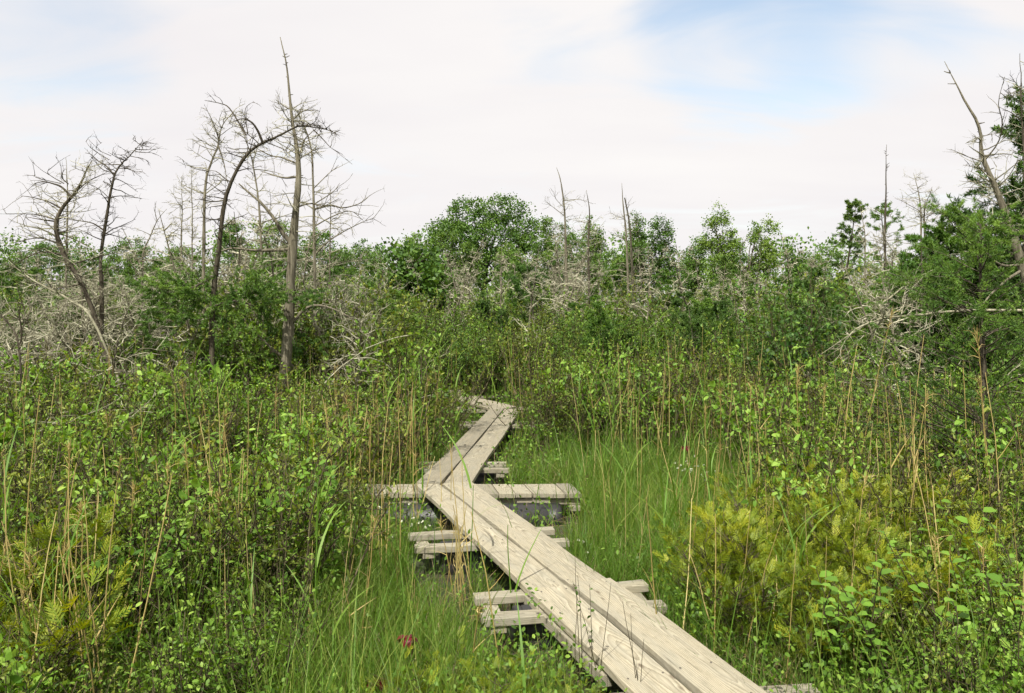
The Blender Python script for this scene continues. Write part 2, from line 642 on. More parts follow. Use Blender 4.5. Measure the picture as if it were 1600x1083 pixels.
def ground_mat():
    m, nt = mat_new('peat_ground')
    out = nt.nodes.new('ShaderNodeOutputMaterial')
    tc = nt.nodes.new('ShaderNodeTexCoord')
    n1 = nt.nodes.new('ShaderNodeTexNoise')
    n1.inputs['Scale'].default_value = 2.3
    n1.inputs['Detail'].default_value = 10
    n1.inputs['Roughness'].default_value = 0.7
    nt.links.new(tc.outputs['Object'], n1.inputs['Vector'])
    c = ramp(nt, n1.outputs[0], [(0.25, (0.016, 0.013, 0.009)), (0.45, (0.045, 0.036, 0.02)), (0.58, (0.04, 0.06, 0.018)), (0.75, (0.10, 0.085, 0.045))])
    p = nt.nodes.new('ShaderNodeBsdfPrincipled')
    nt.links.new(c, p.inputs['Base Color'])
    p.inputs['Roughness'].default_value = 0.85
    bp = nt.nodes.new('ShaderNodeBump')
    bp.inputs['Strength'].default_value = 0.8
    bp.inputs['Distance'].default_value = 0.06
    nt.links.new(n1.outputs[0], bp.inputs['Height'])
    nt.links.new(bp.outputs[0], p.inputs['Normal'])
    nt.links.new(p.outputs[0], out.inputs[0])
    return m


# ------------------------------------------------------------------ ground
b = Buf()
gx = np.concatenate([[-1800, -600, -200, -80], np.linspace(-40, 40, 61), [80, 200, 600, 1800]])
gy = np.concatenate([[-600, -100, -20], np.linspace(-4, 60, 61), [80, 140, 300, 900, 2500]])
X, Yg = np.meshgrid(gx, gy, indexing='ij')
Z = 0.02 * np.sin(X * 1.7 + Yg * .6) * np.sin(Yg * 1.3 - X * .4) - 0.02
nx, ny = X.shape
i, j = np.meshgrid(np.arange(nx - 1), np.arange(ny - 1), indexing='ij')
F = np.stack([i * ny + j, (i + 1) * ny + j, (i + 1) * ny + j + 1, i * ny + j + 1], -1).reshape(-1, 4)
b.add(np.stack([X, Yg, Z], -1), F)
g_o = link('ground', b.mesh('ground', ground_mat(), smooth=True), kind='structure')
g_o['label'] = 'dark wet peat ground under the sedge and shrubs'

# ------------------------------------------------------------------ boardwalk
walk = empty('boardwalk', (0, 5, 0))
tag(walk, 'weathered wooden plank boardwalk zigzagging through the wetland', 'boardwalk')


def prism(name, corners, z_top, thick, mat, parent, bevel=0.005, ridge=0.0, sag=0.0, tilt=0.0):
    """board from four ground corners (near-left, near-right, far-right, far-left); its own X axis runs along the grain"""
    c = [np.array(p, dtype=float) for p in corners]
    ctr = sum(c) / 4
    ax = (c[2] + c[3]) / 2 - (c[0] + c[1]) / 2
    ln = np.linalg.norm(ax)
    ax = ax / ln
    ay = np.array([-ax[1], ax[0]])
    loc = [((p - ctr) @ ax, (p - ctr) @ ay) for p in c]
    bm = bmesh.new()
    n = max(2, int(ln / 0.25) + 1)
    rows = []
    ph = rng.uniform(0, 6)
    cols = 3 if ridge else 2
    for q in range(n):
        t = q / (n - 1)
        Lp = np.array(loc[0]) * (1 - t) + np.array(loc[3]) * t
        Rp = np.array(loc[1]) * (1 - t) + np.array(loc[2]) * t
        dz = sag * math.sin(t * math.pi) + 0.003 * math.sin(ph + t * 9)
        wob = 0.0038 * math.sin(ph * 2 + t * 13)
        top, bot = [], []
        for s in range(cols):
            f = s / (cols - 1) if cols == 2 else (0.0, 0.52, 1.0)[s]
            pnt = Lp * (1 - f) + Rp * f
            h = (ridge if s == 1 and cols == 3 else 0.0) + tilt * (f - .5)
            top.append(bm.verts.new((pnt[0], pnt[1] + wob, dz + h)))
            bot.append(bm.verts.new((pnt[0], pnt[1] + wob, dz - thick + tilt * (f - .5))))
        rows.append((top, bot))
    for q in range(n - 1):
        (t0, b0), (t1, b1) = rows[q], rows[q + 1]
        for s in range(cols - 1):
            bm.faces.new((t0[s], t0[s + 1], t1[s + 1], t1[s]))
            bm.faces.new((b0[s + 1], b0[s], b1[s], b1[s + 1]))
        bm.faces.new((b0[0], t0[0], t1[0], b1[0]))
        bm.faces.new((t0[-1], b0[-1], b1[-1], t1[-1]))
    for (t, bt) in (rows[0], rows[-1]):
        bm.faces.new(t + bt[::-1])
    bmesh.ops.recalc_face_normals(bm, faces=bm.faces)
    sharp = [e for e in bm.edges if len(e.link_faces) == 2 and e.calc_face_angle(0) > 0.9]
    if bevel:
        bmesh.ops.bevel(bm, geom=sharp, offset=bevel, segments=2, affect='EDGES', profile=0.6)
    me = bpy.data.meshes.new(name)
    bm.to_mesh(me)
    bm.free()
    me.materials.append(mat)
    o = link(name, me, parent)
    par = np.array(parent.location) if parent else np.zeros(3)
    o.location = (ctr[0] - par[0], ctr[1] - par[1], z_top - par[2])
    o.rotation_euler = (0, 0, math.atan2(ax[1], ax[0]))
    return o, (ctr, ax, ay, ln)


def lerp2(a, c, t):
    return np.array(a) * (1 - t) + np.array(c) * t


def screws(plank, frame, spots):
    """small dark screw heads, one joined mesh per plank; spots are ground points"""
    ctr, ax, ay, ln = frame
    bb = Buf()
    k = 8
    for p in spots:
        d = np.array(p) - ctr
        x, y = d @ ax, d @ ay
        a = np.arange(k) * 2 * np.pi / k
        rr = 0.0058
        top = np.stack([x + rr * np.cos(a), y + rr * .8 * np.sin(a), np.full(k, 0.0025)], 1)
        bot = top.copy()
        bot[:, 2] = -0.008
        q = np.arange(k)
        bb.add(np.vstack([top, bot]), [q[None, :], np.stack([q, q + k, (q + 1) % k + k, (q + 1) % k], 1)])
    o = link('screw_heads', bb.mesh('screw_heads', M['screw']), plank, kind='stuff')
    return o


# ground lines of the deck, measured from the photograph (metres)
def deckpt(px, py, z=DECK):
    Y = (CAM_Z - z) * FPX / (py - HOR)
    return np.array([(px - 800) / FPX * Y, Y])


L0, G0, R0 = np.array([-0.872, 7.25]), np.array([-0.645, 7.25]), np.array([-0.372, 7.34])
G0r = np.array([-0.632, 7.255])
L1, G1, R1 = np.array([0.095, 4.53]), np.array([0.322, 4.61]), np.array([0.562, 4.70])
d_near = np.array([0.318, -0.948])
LEN_NEAR = 3.2
g12 = np.array([0.011, 0.004])
seg1_left, f1l = prism('plank', [L1, G1 - g12, G0 - g12, L0], DECK, 0.038, M['wood'], walk)
seg1_right, f1r = prism('plank', [G1 + g12, R1, R0, G0r], DECK + .002, 0.04, M['wood'], walk, ridge=0.007)
e = 0.013
a0, a1, a2 = L1 + d_near * e, G1 + d_near * e, R1 + d_near * e
dn_r = np.array([0.330, -0.944])
near_left, f2l = prism('plank', [a0 + d_near * LEN_NEAR, a1 - g12 + d_near * LEN_NEAR, a1 - g12, a0], DECK + .007, 0.04, M['wood'], walk)
near_right, f2r = prism('plank', [a1 + g12 * .8 + dn_r * LEN_NEAR, a2 + dn_r * LEN_NEAR, a2 + [0.012, 0.004], a1 + g12 * .8], DECK + .014, 0.04, M['wood'], walk)
# second leg, beyond the bend
dir2 = np.array([math.sin(R(5.6)), math.cos(R(5.6))])
L2, G2, R2 = L0 + dir2 * 5.35, G0 + dir2 * 5.35 + [.0, .02], np.array([-0.365, 7.36]) + dir2 * 5.25
e2 = np.array([0, 0.006])
seg2_left, f3l = prism('plank', [L0 + e2, G0 + e2 - [.006, 0], G2 - [.008, 0], L2], DECK + .001, 0.04, M['wood'], walk)
seg2_right, f3r = prism('plank', [G0r + e2 * 1.2 + [.004, .004], R0 + e2, R2, G2 + [.008, 0]], DECK - .001, 0.04, M['wood'], walk)
# third leg turning left
A, B_ = L2 + [0.0, 0.02], R2 + [0, 0.06]
dir3 = np.array([-math.sin(R(27)), math.cos(R(27))])
n3 = np.array([dir3[1], -dir3[0]])
c3 = (A + B_) / 2 + np.array([0.02, 0.02])
pA, pM, pB = c3 - n3 * .25 - dir3 * .02, c3 + dir3 * .02, c3 + n3 * .25 + dir3 * .16
seg3_left, f4l = prism('plank', [pA, pM - n3 * .006, pM - n3 * .006 + dir3 * 3.2, pA + dir3 * 3.2], DECK + .002, 0.04, M['wood'], walk)
seg3_right, f4r = prism('plank', [pM + n3 * .006, pB, pB + dir3 * 3.1, pM + n3 * .006 + dir3 * 3.2], DECK, 0.04, M['wood'], walk)


def bearer(p, q, w, z_top, thick=0.04, mat='wood_old', name='cross_board'):
    p, q = np.array(p, dtype=float), np.array(q, dtype=float)
    d = (q - p) / np.linalg.norm(q - p)
    n = np.array([-d[1], d[0]]) * w / 2
    return prism(name, [p + n, p - n, q - n, q + n], z_top, thick, M[mat], walk, bevel=0.004)


ZB = DECK - 0.0435           # top of the cross boards under the planks


def float_pipe(p, q, r, z):
    """black plastic float pipe with rolled ends and ribs"""
    p, q = np.array([*p, z]), np.array([*q, z])
    prof = [(0, .0), (0, .55), (0.004, .9), (.02, 1.0), (.06, 1.0), (.065, .965), (.08, .965), (.085, 1.0)]
    t = [a for a, _ in prof] + [.5] + [1 - a for a, _ in prof[::-1]]
    rr = [c for _, c in prof] + [1.0] + [c for _, c in prof[::-1]]
    P = np.array([p + (q - p) * a for a in t])
    # keep the end rings distinct for the frame computation
    P[:, :] += np.linspace(0, 1e-4, len(P))[:, None] * (q - p)
    bb = Buf()
    tubes(bb, P, np.array(rr) * r, sides=24, ref=(0, 0, 1))
    o = link('float_pipe', bb.mesh('float_pipe', M['pipe'], smooth=True), walk)
    o.location = -np.array(walk.location)
    return o


# paired cross boards with a pipe between them and end cleats below
def pair(fl, fr, nl, nr, w=0.09, pipe=True, thick=0.042):
    bearer(fl, fr, w, ZB, thick)
    bearer(nl, nr, w, ZB, thick)
    fl, fr, nl, nr = [np.array(v, dtype=float) for v in (fl, fr, nl, nr)]
    d = (nr - nl) / np.linalg.norm(nr - nl)
    for s, (a, c) in ((1, (nl, fl)), (-1, (nr, fr))):
        bearer(a + d * s * .09 + (a - c) * .12, c + d * s * .09 + (c - a) * .06, 0.085, ZB - thick - .002, 0.042, name='cleat')
    if pipe:
        m0, m1 = (fl + nl) / 2 + d * .2, (fr + nr) / 2 - d * .14
        float_pipe(m0, m1, 0.135, ZB - .158)


pair((-0.756, 5.80), (0.31, 5.95), (-0.672, 5.51), (0.40, 5.66))
pair((-0.215, 4.56), (0.80, 4.78), (-0.16, 4.25), (0.85, 4.46), w=0.10)
pair((-0.98, 8.48), (-0.06, 8.47), (-0.95, 8.15), (-0.03, 8.16))
pair((-0.72, 11.5), (0.33, 11.45), (-0.75, 11.15), (0.36, 11.15))
pair((-0.9, 13.15), (0.35, 13.1), (-0.92, 12.85), (0.38, 12.8), w=0.12)
bearer((0.42, 3.36), (1.315, 3.44), 0.115, ZB, 0.05)
bearer((0.46, 3.10), (1.33, 3.17), 0.115, ZB, 0.05)
bearer((-1.32, 14.6), (-0.1, 14.9), 0.1, ZB)
bearer((-1.9, 15.6), (-0.9, 15.9), 0.1, ZB)
# splice board below the near left plank
bearer(L1 + [-0.035, .14], L1 + [-0.035, .14] + d_near * 1.15, 0.05, ZB - .002, 0.055, name='splice_board')

# cross platform at the bend: short boards side by side over two stringers
px0, px1 = -1.62, 0.585
nb = 15
bw = (px1 - px0) / nb
for q in range(nb):
    xa, xb = px0 + q * bw + .003, px0 + (q + 1) * bw - .004
    sh = 0.035
    yn, yf = 7.045 + rng.uniform(-.008, .008) + .012 * q / nb, 7.425 + rng.uniform(-.008, .008) + .03 * q / nb
    prism('short_board', [(xa + sh, yn), (xb + sh, yn), (xb - sh, yf), (xa - sh, yf)], ZB + rng.uniform(-.003, .001), 0.04, M['wood_old'], walk, bevel=0.004)
bearer((px0 + .05, 7.10), (px1 + .02, 7.11), 0.045, ZB - .043, 0.06, name='stringer')
bearer((px0 + .02, 7.36), (px1 - .02, 7.40), 0.045, ZB - .043, 0.06, name='stringer')
bearer((px1 - .02, 7.02), (px1 - .06, 7.42), 0.09, ZB - .106, 0.04, name='cleat')
bearer((px0 + .12, 7.0), (px0 + .10, 7.4), 0.09, ZB - .106, 0.04, name='cleat')
float_pipe((-1.2, 7.0), (0.44, 7.02), 0.15, -0.02)

cross_y = [(f1l, 'a', L1, G1, L0, G0), (f1r, 'b', G1, R1, G0, R0)]
for (pl, fr, P0, P1, Q0, Q1) in ((seg1_left, f1l, L1, G1, L0, G0), (seg1_right, f1r, G1, R1, G0, R0)):
    sp = []
    for t in (.025, .345, .45, .965):
        for f in (.17, .8):
            sp.append(lerp2(lerp2(P0, Q0, t), lerp2(P1, Q1, t), f + rng.uniform(-.05, .05)))
    screws(pl, fr, sp)
for (pl, fr, P0, P1) in ((near_left, f2l, a0, a1), (near_right, f2r, a1, a2)):
    sp = []
    for t in (.06, .38, 1.16, 1.46):
        for f in (.17, .82):
            sp.append(lerp2(P0, P1, f + rng.uniform(-.05, .05)) + d_near * t)
    screws(pl, fr, sp)
for (pl, fr, P0, P1) in ((seg2_left, f3l, L0, G0), (seg2_right, f3r, G0, R0)):
    sp = []
    for t in (.06, .12, .85, .95, 1.18, 3.9, 4.2):
        for f in (.2, .8):
            sp.append(lerp2(P0, P1, f) + dir2 * t)
    screws(pl, fr, sp)

# what of the walk must stay in view: (polygon in photograph pixels)
WALK_PX = [
    [(650, 756), (690, 756), (735, 752), (950, 905), (1200, 1090), (975, 1090), (828, 922)],
    [(650, 756), (735, 753), (803, 645), (795, 630), (770, 636)],
    [(764, 640), (730, 612), (745, 610), (795, 628)],
    [(735, 755), (892, 746), (906, 768), (904, 785), (760, 785)],
    [(636, 828), (700, 825), (740, 860), (720, 872), (655, 872)],
    [(820, 822), (864, 818), (890, 838), (888, 858), (860, 855)],
    [(742, 926), (800, 915), (860, 972), (810, 975), (760, 955)],
    [(950, 908), (1005, 903), (1010, 915), (970, 920)],
    [(1180, 1083), (1250, 1058), (1275, 1075), (1270, 1090)],
    [(585, 760), (650, 757), (672, 778), (600, 779)],
    [(760, 718), (798, 718), (798, 736), (755, 738)],
    [(775, 786), (890, 786), (888, 801), (785, 801)],
    [(686, 872), (738, 872), (745, 898), (692, 898)],
    [(806, 974), (858, 972), (850, 1000), (812, 996)],
]
WALK_G = [[L1, R1, R0, L0], [a0 + d_near * 3, a2 + dn_r * 3, R1, L1], [L0, R0, R2, L2], [pA, pB, pB + dir3 * 3, pA + dir3 * 3],
          [np.array(v) for v in ((-1.4, 7.0), (.6, 7.0), (.56, 7.46), (-1.42, 7.44))],
          [np.array(v) for v in ((-.7, 5.45), (.4, 5.6), (.33, 6.0), (-.78, 5.85))],
          [np.array(v) for v in ((-.18, 4.2), (.86, 4.4), (.82, 4.84), (-.23, 4.62))]]


def inside(poly, X, Y):
    X, Y = np.asarray(X, dtype=float), np.asarray(Y, dtype=float)
    r = np.zeros(X.shape, dtype=bool)
    n = len(poly)
    for q in range(n):
        (x0, y0), (x1, y1) = poly[q], poly[(q + 1) % n]
        if y0 == y1:
            continue
        c = (y0 > Y) != (y1 > Y)
        r ^= c & (X < (x1 - x0) * (Y - y0) / (y1 - y0) + x0)
    return r


def hides_walk(x, y, z):
    """does a point stand before the visible boardwalk?"""
    px, py = to_px(x, y, z)
    hit = np.zeros(np.shape(px), dtype=bool)
    for p in WALK_PX:
        hit |= inside(p, px, py)
    yw = (CAM_Z - DECK) * FPX / np.maximum(py - HOR, 1)
    return hit & (y < yw + .15)


def on_walk(x, y, r=0.0):
    hit = np.zeros(np.shape(x), dtype=bool)
    for dx, dy in ((0, 0), (r, 0), (-r, 0), (0, r), (0, -r)):
        for p in WALK_G:
            hit |= inside(p, np.asarray(x) + dx, np.asarray(y) + dy)
    return hit


def plant_ok(x, y, h, r):
    if on_walk(np.array([x]), np.array([y]), min(r * .6, .22))[0]:
        return False
    zz, uu = np.meshgrid(np.linspace(0.02, h, 17), np.linspace(-r, r, 13))
    return not hides_walk(x + uu.ravel(), np.full(uu.size, y - r * .4), zz.ravel()).any()


# ------------------------------------------------------------------ plant builders (each returns meshes)
def upv(n):
    return np.tile([0., 0., 1.], (n, 1))


def shrub_mesh(seed, h, spread, n_stem, twigs, per, L, W, leaf, aspect_up=.25, tintc=.45):
    global rng
    keep, rng = rng, np.random.default_rng(seed)
    sb_, fb = Buf(), Buf()
    a = U(0, 6.283, n_stem)
    rad = spread * np.sqrt(U(0, 1, n_stem))
    st = np.stack([np.cos(a) * rad * .35, np.sin(a) * rad * .35, np.full(n_stem, -.03)], 1)
    d = np.stack([np.cos(a) * rad, np.sin(a) * rad, np.full(n_stem, h * 1.1)], 1)
    P = grow(st, d, h * U(.65, 1.05, n_stem), 7, 0.0, .10)
    tubes(sb_, P, np.linspace(.0062, .0018, 7)[None] * U(.7, 1.3, n_stem)[:, None], 4, U(.1, .6, n_stem))
    nt_ = n_stem * twigs
    idx = np.repeat(np.arange(n_stem), twigs)
    p, t = pick_on(P, idx, U(.35, .98, nt_))
    dd = nrm(t * .7 + rng.normal(size=(nt_, 3)) * .75 + [0, 0, .3])
    Q = grow(p, dd, U(.10, .24, nt_) * (h / .8) ** .5, 5, -.03, .14)
    tubes(sb_, Q, np.linspace(.0028, .001, 5)[None], 3, U(.1, .5, nt_))
    nl = nt_ * per
    idx = np.repeat(np.arange(nt_), per)
    tt = np.tile(np.linspace(.35, 1, per), nt_)
    p, t = pick_on(Q, idx, np.clip(tt + U(-.08, .08, nl), 0, .999))
    dv = nrm(t * .6 + nrm(rng.normal(size=(nl, 3))) * .9 + [0, 0, aspect_up])
    nn = nrm(rng.normal(size=(nl, 3)) * .55 + [0, 0, 1.0])
    s = U(.5, 1.35, nl) * (1.1 - .3 * tt) * np.repeat(U(.75, 1.3, nt_), per)
    age = np.clip(tintc + (p[:, 2] / h - .6) * .5 + rng.normal(size=nl) * .2 + np.repeat(rng.normal(size=nt_) * .15, per), 0, 1)
    leaves(fb, p, dv, nn, L * s, W * s, age)
    r = (sb_.mesh('stems', M['stem']), fb.mesh('foliage', M[leaf]))
    rng = keep
    return r


def spray_proto():
    """flat feathery cedar spray about 1 long: a rib with separate finger-like side shoots"""
    P, D, Ls, Ws = [np.zeros(2)], [np.array([1., 0.])], [1.0], [.05]
    n = 7
    for q in range(n):
        f = .12 + .78 * q / (n - 1)
        for s in (-1, 1):
            an = s * R(44 - 10 * f)
            P.append(np.array([f + (.03 if s > 0 else 0), 0.])); D.append(np.array([math.cos(an), math.sin(an)]))
            Ls.append(.46 * (1.12 - .72 * f)); Ws.append(.056)
    return np.array(P), np.array(D), np.array(Ls), np.array(Ws)


SPR = spray_proto()


def sprays(buf, pos, d, n, size, tint, sub=1.0):
    """lay N copies of the feathery spray"""
    P, D, Ls, Ws = SPR
    if sub < 1:
        sel = np.arange(len(P)) % int(round(1 / sub)) == 0
        P, D, Ls, Ws = P[sel], D[sel], Ls[sel], Ws[sel] * 1.7
    N, k = len(pos), len(P)
    d = nrm(d)
    s = nrm(np.cross(d, n))
    n = np.cross(s, d)
    size = np.broadcast_to(size, (N,))[:, None, None]
    pp = pos[:, None, :] + size * (d[:, None, :] * P[None, :, :1] + s[:, None, :] * P[None, :, 1:]) - size * n[:, None, :] * (P[None, :, :1] ** 2) * .28
    dd = d[:, None, :] * D[None, :, :1] + s[:, None, :] * D[None, :, 1:] + n[:, None, :] * rng.normal(size=(N, k, 1)) * .22
    nn = np.broadcast_to(n[:, None, :], dd.shape)
    LL = (size[:, :, 0] * Ls[None]).reshape(-1)
    WW = (size[:, :, 0] * Ws[None]).reshape(-1) * 1.3
    tt = (np.broadcast_to(tint, (N,))[:, None] + P[None, :, 0] * .3 - .1 + rng.normal(size=(N, k)) * .06).reshape(-1)
    quads(buf, pp.reshape(-1, 3), dd.reshape(-1, 3), nn.reshape(-1, 3), LL, WW, np.clip(tt, 0, 1))


def cedar_mesh(seed, h, spread, n_stem=7, per=26, size=.09):
    global rng
    keep, rng = rng, np.random.default_rng(seed)
    sb_, fb = Buf(), Buf()
    a = U(0, 6.283, n_stem)
    st = np.stack([np.cos(a) * spread * .2, np.sin(a) * spread * .2, np.full(n_stem, -.03)], 1)
    d = np.stack([np.cos(a) * spread, np.sin(a) * spread, np.full(n_stem, h)], 1)
    P = grow(st, d, h * U(.7, 1.1, n_stem), 7, 0, .1)
    tubes(sb_, P, np.linspace(.009, .002, 7)[None], 5, U(.2, .6, n_stem))
    m = n_stem * per
    idx = np.repeat(np.arange(n_stem), per)
    p, t = pick_on(P, idx, U(.22, .999, m))
    az = U(0, 6.283, m)
    out = np.stack([np.cos(az), np.sin(az), U(.1, .9, m)], 1)
    dv = nrm(out + t * .5)
    q = grow(p, dv, U(.04, .2, m), 3, .02, .1)
    tubes(sb_, q, np.array([.003, .002, .001])[None], 3, .4)
    nn = nrm(rng.normal(size=(m, 3)) * .8 + [0, -.2, .8])
    sprays(fb, q[:, -1], dv + [0, 0, .25], nn, size * U(.7, 1.25, m), np.clip(.42 + (p[:, 2] / h - .5) * .35 + rng.normal(size=m) * .16, 0, 1))
    r = (sb_.mesh('stems', M['stem']), fb.mesh('foliage', M['cedar']))
    rng = keep
    return r


def dead_mesh(seed, h, n_br, twigs, r0=.035, spread=.9, thick=1.0, lean=.12, curl=.16):
    """dead cedar: a bare pole with crooked drooping branches"""
    global rng
    keep, rng = rng, np.random.default_rng(seed)
    tb, bb = Buf(), Buf()
    d = np.array([[U(-lean, lean), U(-lean, lean), 1.0]])
    P = grow(np.array([[0, 0, -.05]]), d, h, 12, 0, .07)
    tubes(tb, P, np.linspace(r0, r0 * .12, 12)[None], 6, .35)
    t = U(.1, .97, n_br)
    p, tg = pick_on(P, np.zeros(n_br, dtype=int), t)
    az = U(0, 6.283, n_br)
    dv = np.stack([np.cos(az), np.sin(az), U(-.25, .75, n_br)], 1)
    ln = spread * (1.15 - t) * U(.45, 1.15, n_br)
    Q = grow(p, dv, ln, 8, U(-.06, .07), curl)
    tubes(bb, Q, (np.linspace(1, .22, 8)[None] * (.0055 + .006 * (1.1 - t))[:, None]) * thick, 4, U(.1, .75, n_br))
    m = n_br * twigs
    idx = np.repeat(np.arange(n_br), twigs)
    p, tg = pick_on(Q, idx, U(.25, .98, m))
    dv = nrm(tg * .8 + rng.normal(size=(m, 3)) * .7)
    S = grow(p, dv, ln[idx] * U(.18, .45, m), 5, 0, .18)
    tubes(bb, S, np.linspace(.0034, .0011, 5)[None] * thick, 3, U(.1, .8, m))
    k = m * 2
    idx = np.repeat(np.arange(m), 2)
    p, tg = pick_on(S, idx, U(.3, .98, k))
    T = grow(p, nrm(tg + rng.normal(size=(k, 3)) * .7), U(.05, .14, k) * spread, 3, 0, .15)
    tubes(bb, T, np.array([.0018, .0013, .0008])[None] * thick, 3, U(.2, .8, k))
    r = (tb.mesh('trunk', M['snag']), bb.mesh('branches', M['dead']))
    rng = keep
    return r


def conifer_mesh(seed, h, rad, n_br, leaf, tuft=.07, per=16, open_=.25, dens=4, tint=.45, bark='dark', bare=.12, wid=.14):
    """young larch, spruce or cedar: whorled boughs carrying short needle tufts"""
    global rng
    keep, rng = rng, np.random.default_rng(seed)
    tb, fb = Buf(), Buf()
    P = grow(np.array([[0, 0, -.05]]), np.array([[U(-.06, .06), U(-.06, .06), 1.]]), h, 12, 0, .035)
    tubes(tb, P, np.linspace(.012 + .012 * h, .004, 12)[None], 6, .4)
    t = bare + (1 - bare) * U(0, 1, n_br) ** .9
    t = np.minimum(t, .995)
    p, tg = pick_on(P, np.zeros(n_br, dtype=int), t)
    az = U(0, 6.283, n_br)
    dv = np.stack([np.cos(az), np.sin(az), U(-.05, .45, n_br) + t * .35], 1)
    ln = rad * (1.12 - t) ** .75 * U(.55, 1.12, n_br) + .08
    Q = grow(p, dv, ln, 6, -.01, .10)
    tubes(tb, Q, np.linspace(1, .25, 6)[None] * (.004 + .0035 * ln)[:, None], 3, U(.2, .6, n_br))
    m = n_br * 4
    idx = np.repeat(np.arange(n_br), 4)
    p, tg = pick_on(Q, idx, U(.25, .95, m))
    S = grow(p, nrm(tg * .9 + rng.normal(size=(m, 3)) * .55), ln[idx] * U(.2, .45, m), 4, .01, .12)
    tubes(tb, S, np.linspace(.0028, .0012, 4)[None], 3, .4)
    for (X_, cnt) in ((Q, n_br), (S, m)):
        c = cnt * per
        ii = np.repeat(np.arange(cnt), per)
        p, tg = pick_on(X_, ii, U(open_, .999, c))
        cl = np.clip(tint + rng.normal(size=cnt)[ii] * .14 + rng.normal(size=c) * .1 + (p[:, 2] / h - .5) * .25, 0, 1)
        for _ in range(dens):
            dv = nrm(tg * .5 + nrm(rng.normal(size=(c, 3))) * .9 + [0, 0, .15])
            quads(fb, p, dv, rng.normal(size=(c, 3)), tuft * U(.6, 1.2, c), tuft * wid, cl)
    r = (tb.mesh('trunk', M[bark]), fb.mesh('crown', M[leaf]))
    rng = keep
    return r


def broadleaf_mesh(seed, h, lobes, leaf, n_cl, per, size, cl_r=.5, trunk_r=.14, bark='snag', flat=.75):
    """broadleaved tree: limbs into lobes, clumps of leaves spread through and over each lobe; lobes (x,y,z,rx,ry,rz)"""
    global rng
    keep, rng = rng, np.random.default_rng(seed)
    tb, fb = Buf(), Buf()
    lo = np.array(lobes, dtype=float)
    top = lo[:, 2].mean()
    P = grow(np.array([[0, 0, -.1]]), np.array([[0, 0, 1.]]), top, 9, 0, .05)
    tubes(tb, P, np.linspace(trunk_r, trunk_r * .4, 9)[None], 7, .3)
    nlm = len(lo) * 3
    ii = np.repeat(np.arange(len(lo)), 3)
    p, tg = pick_on(P, np.zeros(nlm, dtype=int), U(.4, .98, nlm))
    tgt = lo[ii, :3] + rng.normal(size=(nlm, 3)) * lo[ii, 3:] * .4
    tt = np.linspace(0, 1, 6)[None, :, None]
    Q = p[:, None] * (1 - tt) + tgt[:, None] * tt + np.sin(tt * np.pi) * rng.normal(size=(nlm, 1, 3)) * .25
    tubes(tb, Q, np.linspace(1, .3, 6)[None] * trunk_r * .35, 4, .3)
    w = lo[:, 3] * lo[:, 4] + lo[:, 3] * lo[:, 5]
    ci = rng.choice(len(lo), n_cl, p=w / w.sum())
    v = nrm(rng.normal(size=(n_cl, 3)))
    rr = U(.3, 1.0, n_cl) ** .45
    C = lo[ci, :3] + v * rr[:, None] * lo[ci, 3:]
    Wd = grow(C - v * .35, v + rng.normal(size=(n_cl, 3)) * .4, U(.3, .6, n_cl), 3, 0, .1)
    tubes(tb, Wd, np.array([.02, .012, .006])[None], 3, .3)
    k = n_cl * per
    jj = np.repeat(np.arange(n_cl), per)
    o = rng.normal(size=(k, 3)) * cl_r * np.array([.5, .5, .5 * flat]) * U(.6, 1.25, n_cl)[jj][:, None]
    p = C[jj] + o
    tint = np.clip(.42 + rng.normal(size=n_cl)[jj] * .15 + rng.normal(size=k) * .12 + o[:, 2] / cl_r * .12, 0, 1)
    dv = nrm(rng.normal(size=(k, 3)) + v[jj] * .5)
    nn = nrm(rng.normal(size=(k, 3)) * .7 + [0, -.15, .8])
    s = size * U(.6, 1.3, k)
    quads(fb, p, dv, nn, s, s * .8, tint)
    r = (tb.mesh('trunk', M[bark]), fb.mesh('crown', M[leaf]))
    rng = keep
    return r


# ------------------------------------------------------------------ registry of repeated plants, labelled at the end
REG = []          # (root, kind, desc, cat, px, py, Y, height)


def place(name, meshes, parts, x, y, h, rz=None, s=1.0, kind='', desc='', cat='', sx=None, z=0.0, tilt=0.0):
    rz = U(0, 6.283) if rz is None else rz
    rt = empty(name, (x, y, z), rz, s)
    if tilt:
        rt.rotation_euler = (U(-tilt, tilt), U(-tilt, tilt), rz)
    for nme, me in zip(parts, meshes):
        o = link(nme, me, rt)
        if nme in ('foliage', 'branches', 'stems'):
            o['kind'] = 'stuff'
    px, py = to_px(x, y, h * .6)
    REG.append((rt, kind, desc, cat, px, py, y, h))
    return rt


def scatter(n, yr, pxr, h_of, r, ok=True, dens=None, tries=40, mind=0.0, power=1.0):
    """random ground spots, even in depth band and picture width"""
    out = []
    t = 0
    while len(out) < n and t < n * tries:
        t += 1
        y = yr[0] + (yr[1] - yr[0]) * rng.uniform() ** power
        px = rng.uniform(*pxr)
        x = (px - 800) / FPX * y
        s = rng.uniform(.75, 1.25)
        if dens is not None and rng.uniform() > dens(px, y):
            continue
        if ok and not plant_ok(x, y, h_of * s, r * s):
            continue
        if mind and any((x - a) ** 2 + (y - c) ** 2 < (mind * s) ** 2 for a, c, _ in out):
            continue
        out.append((x, y, s))
    return out


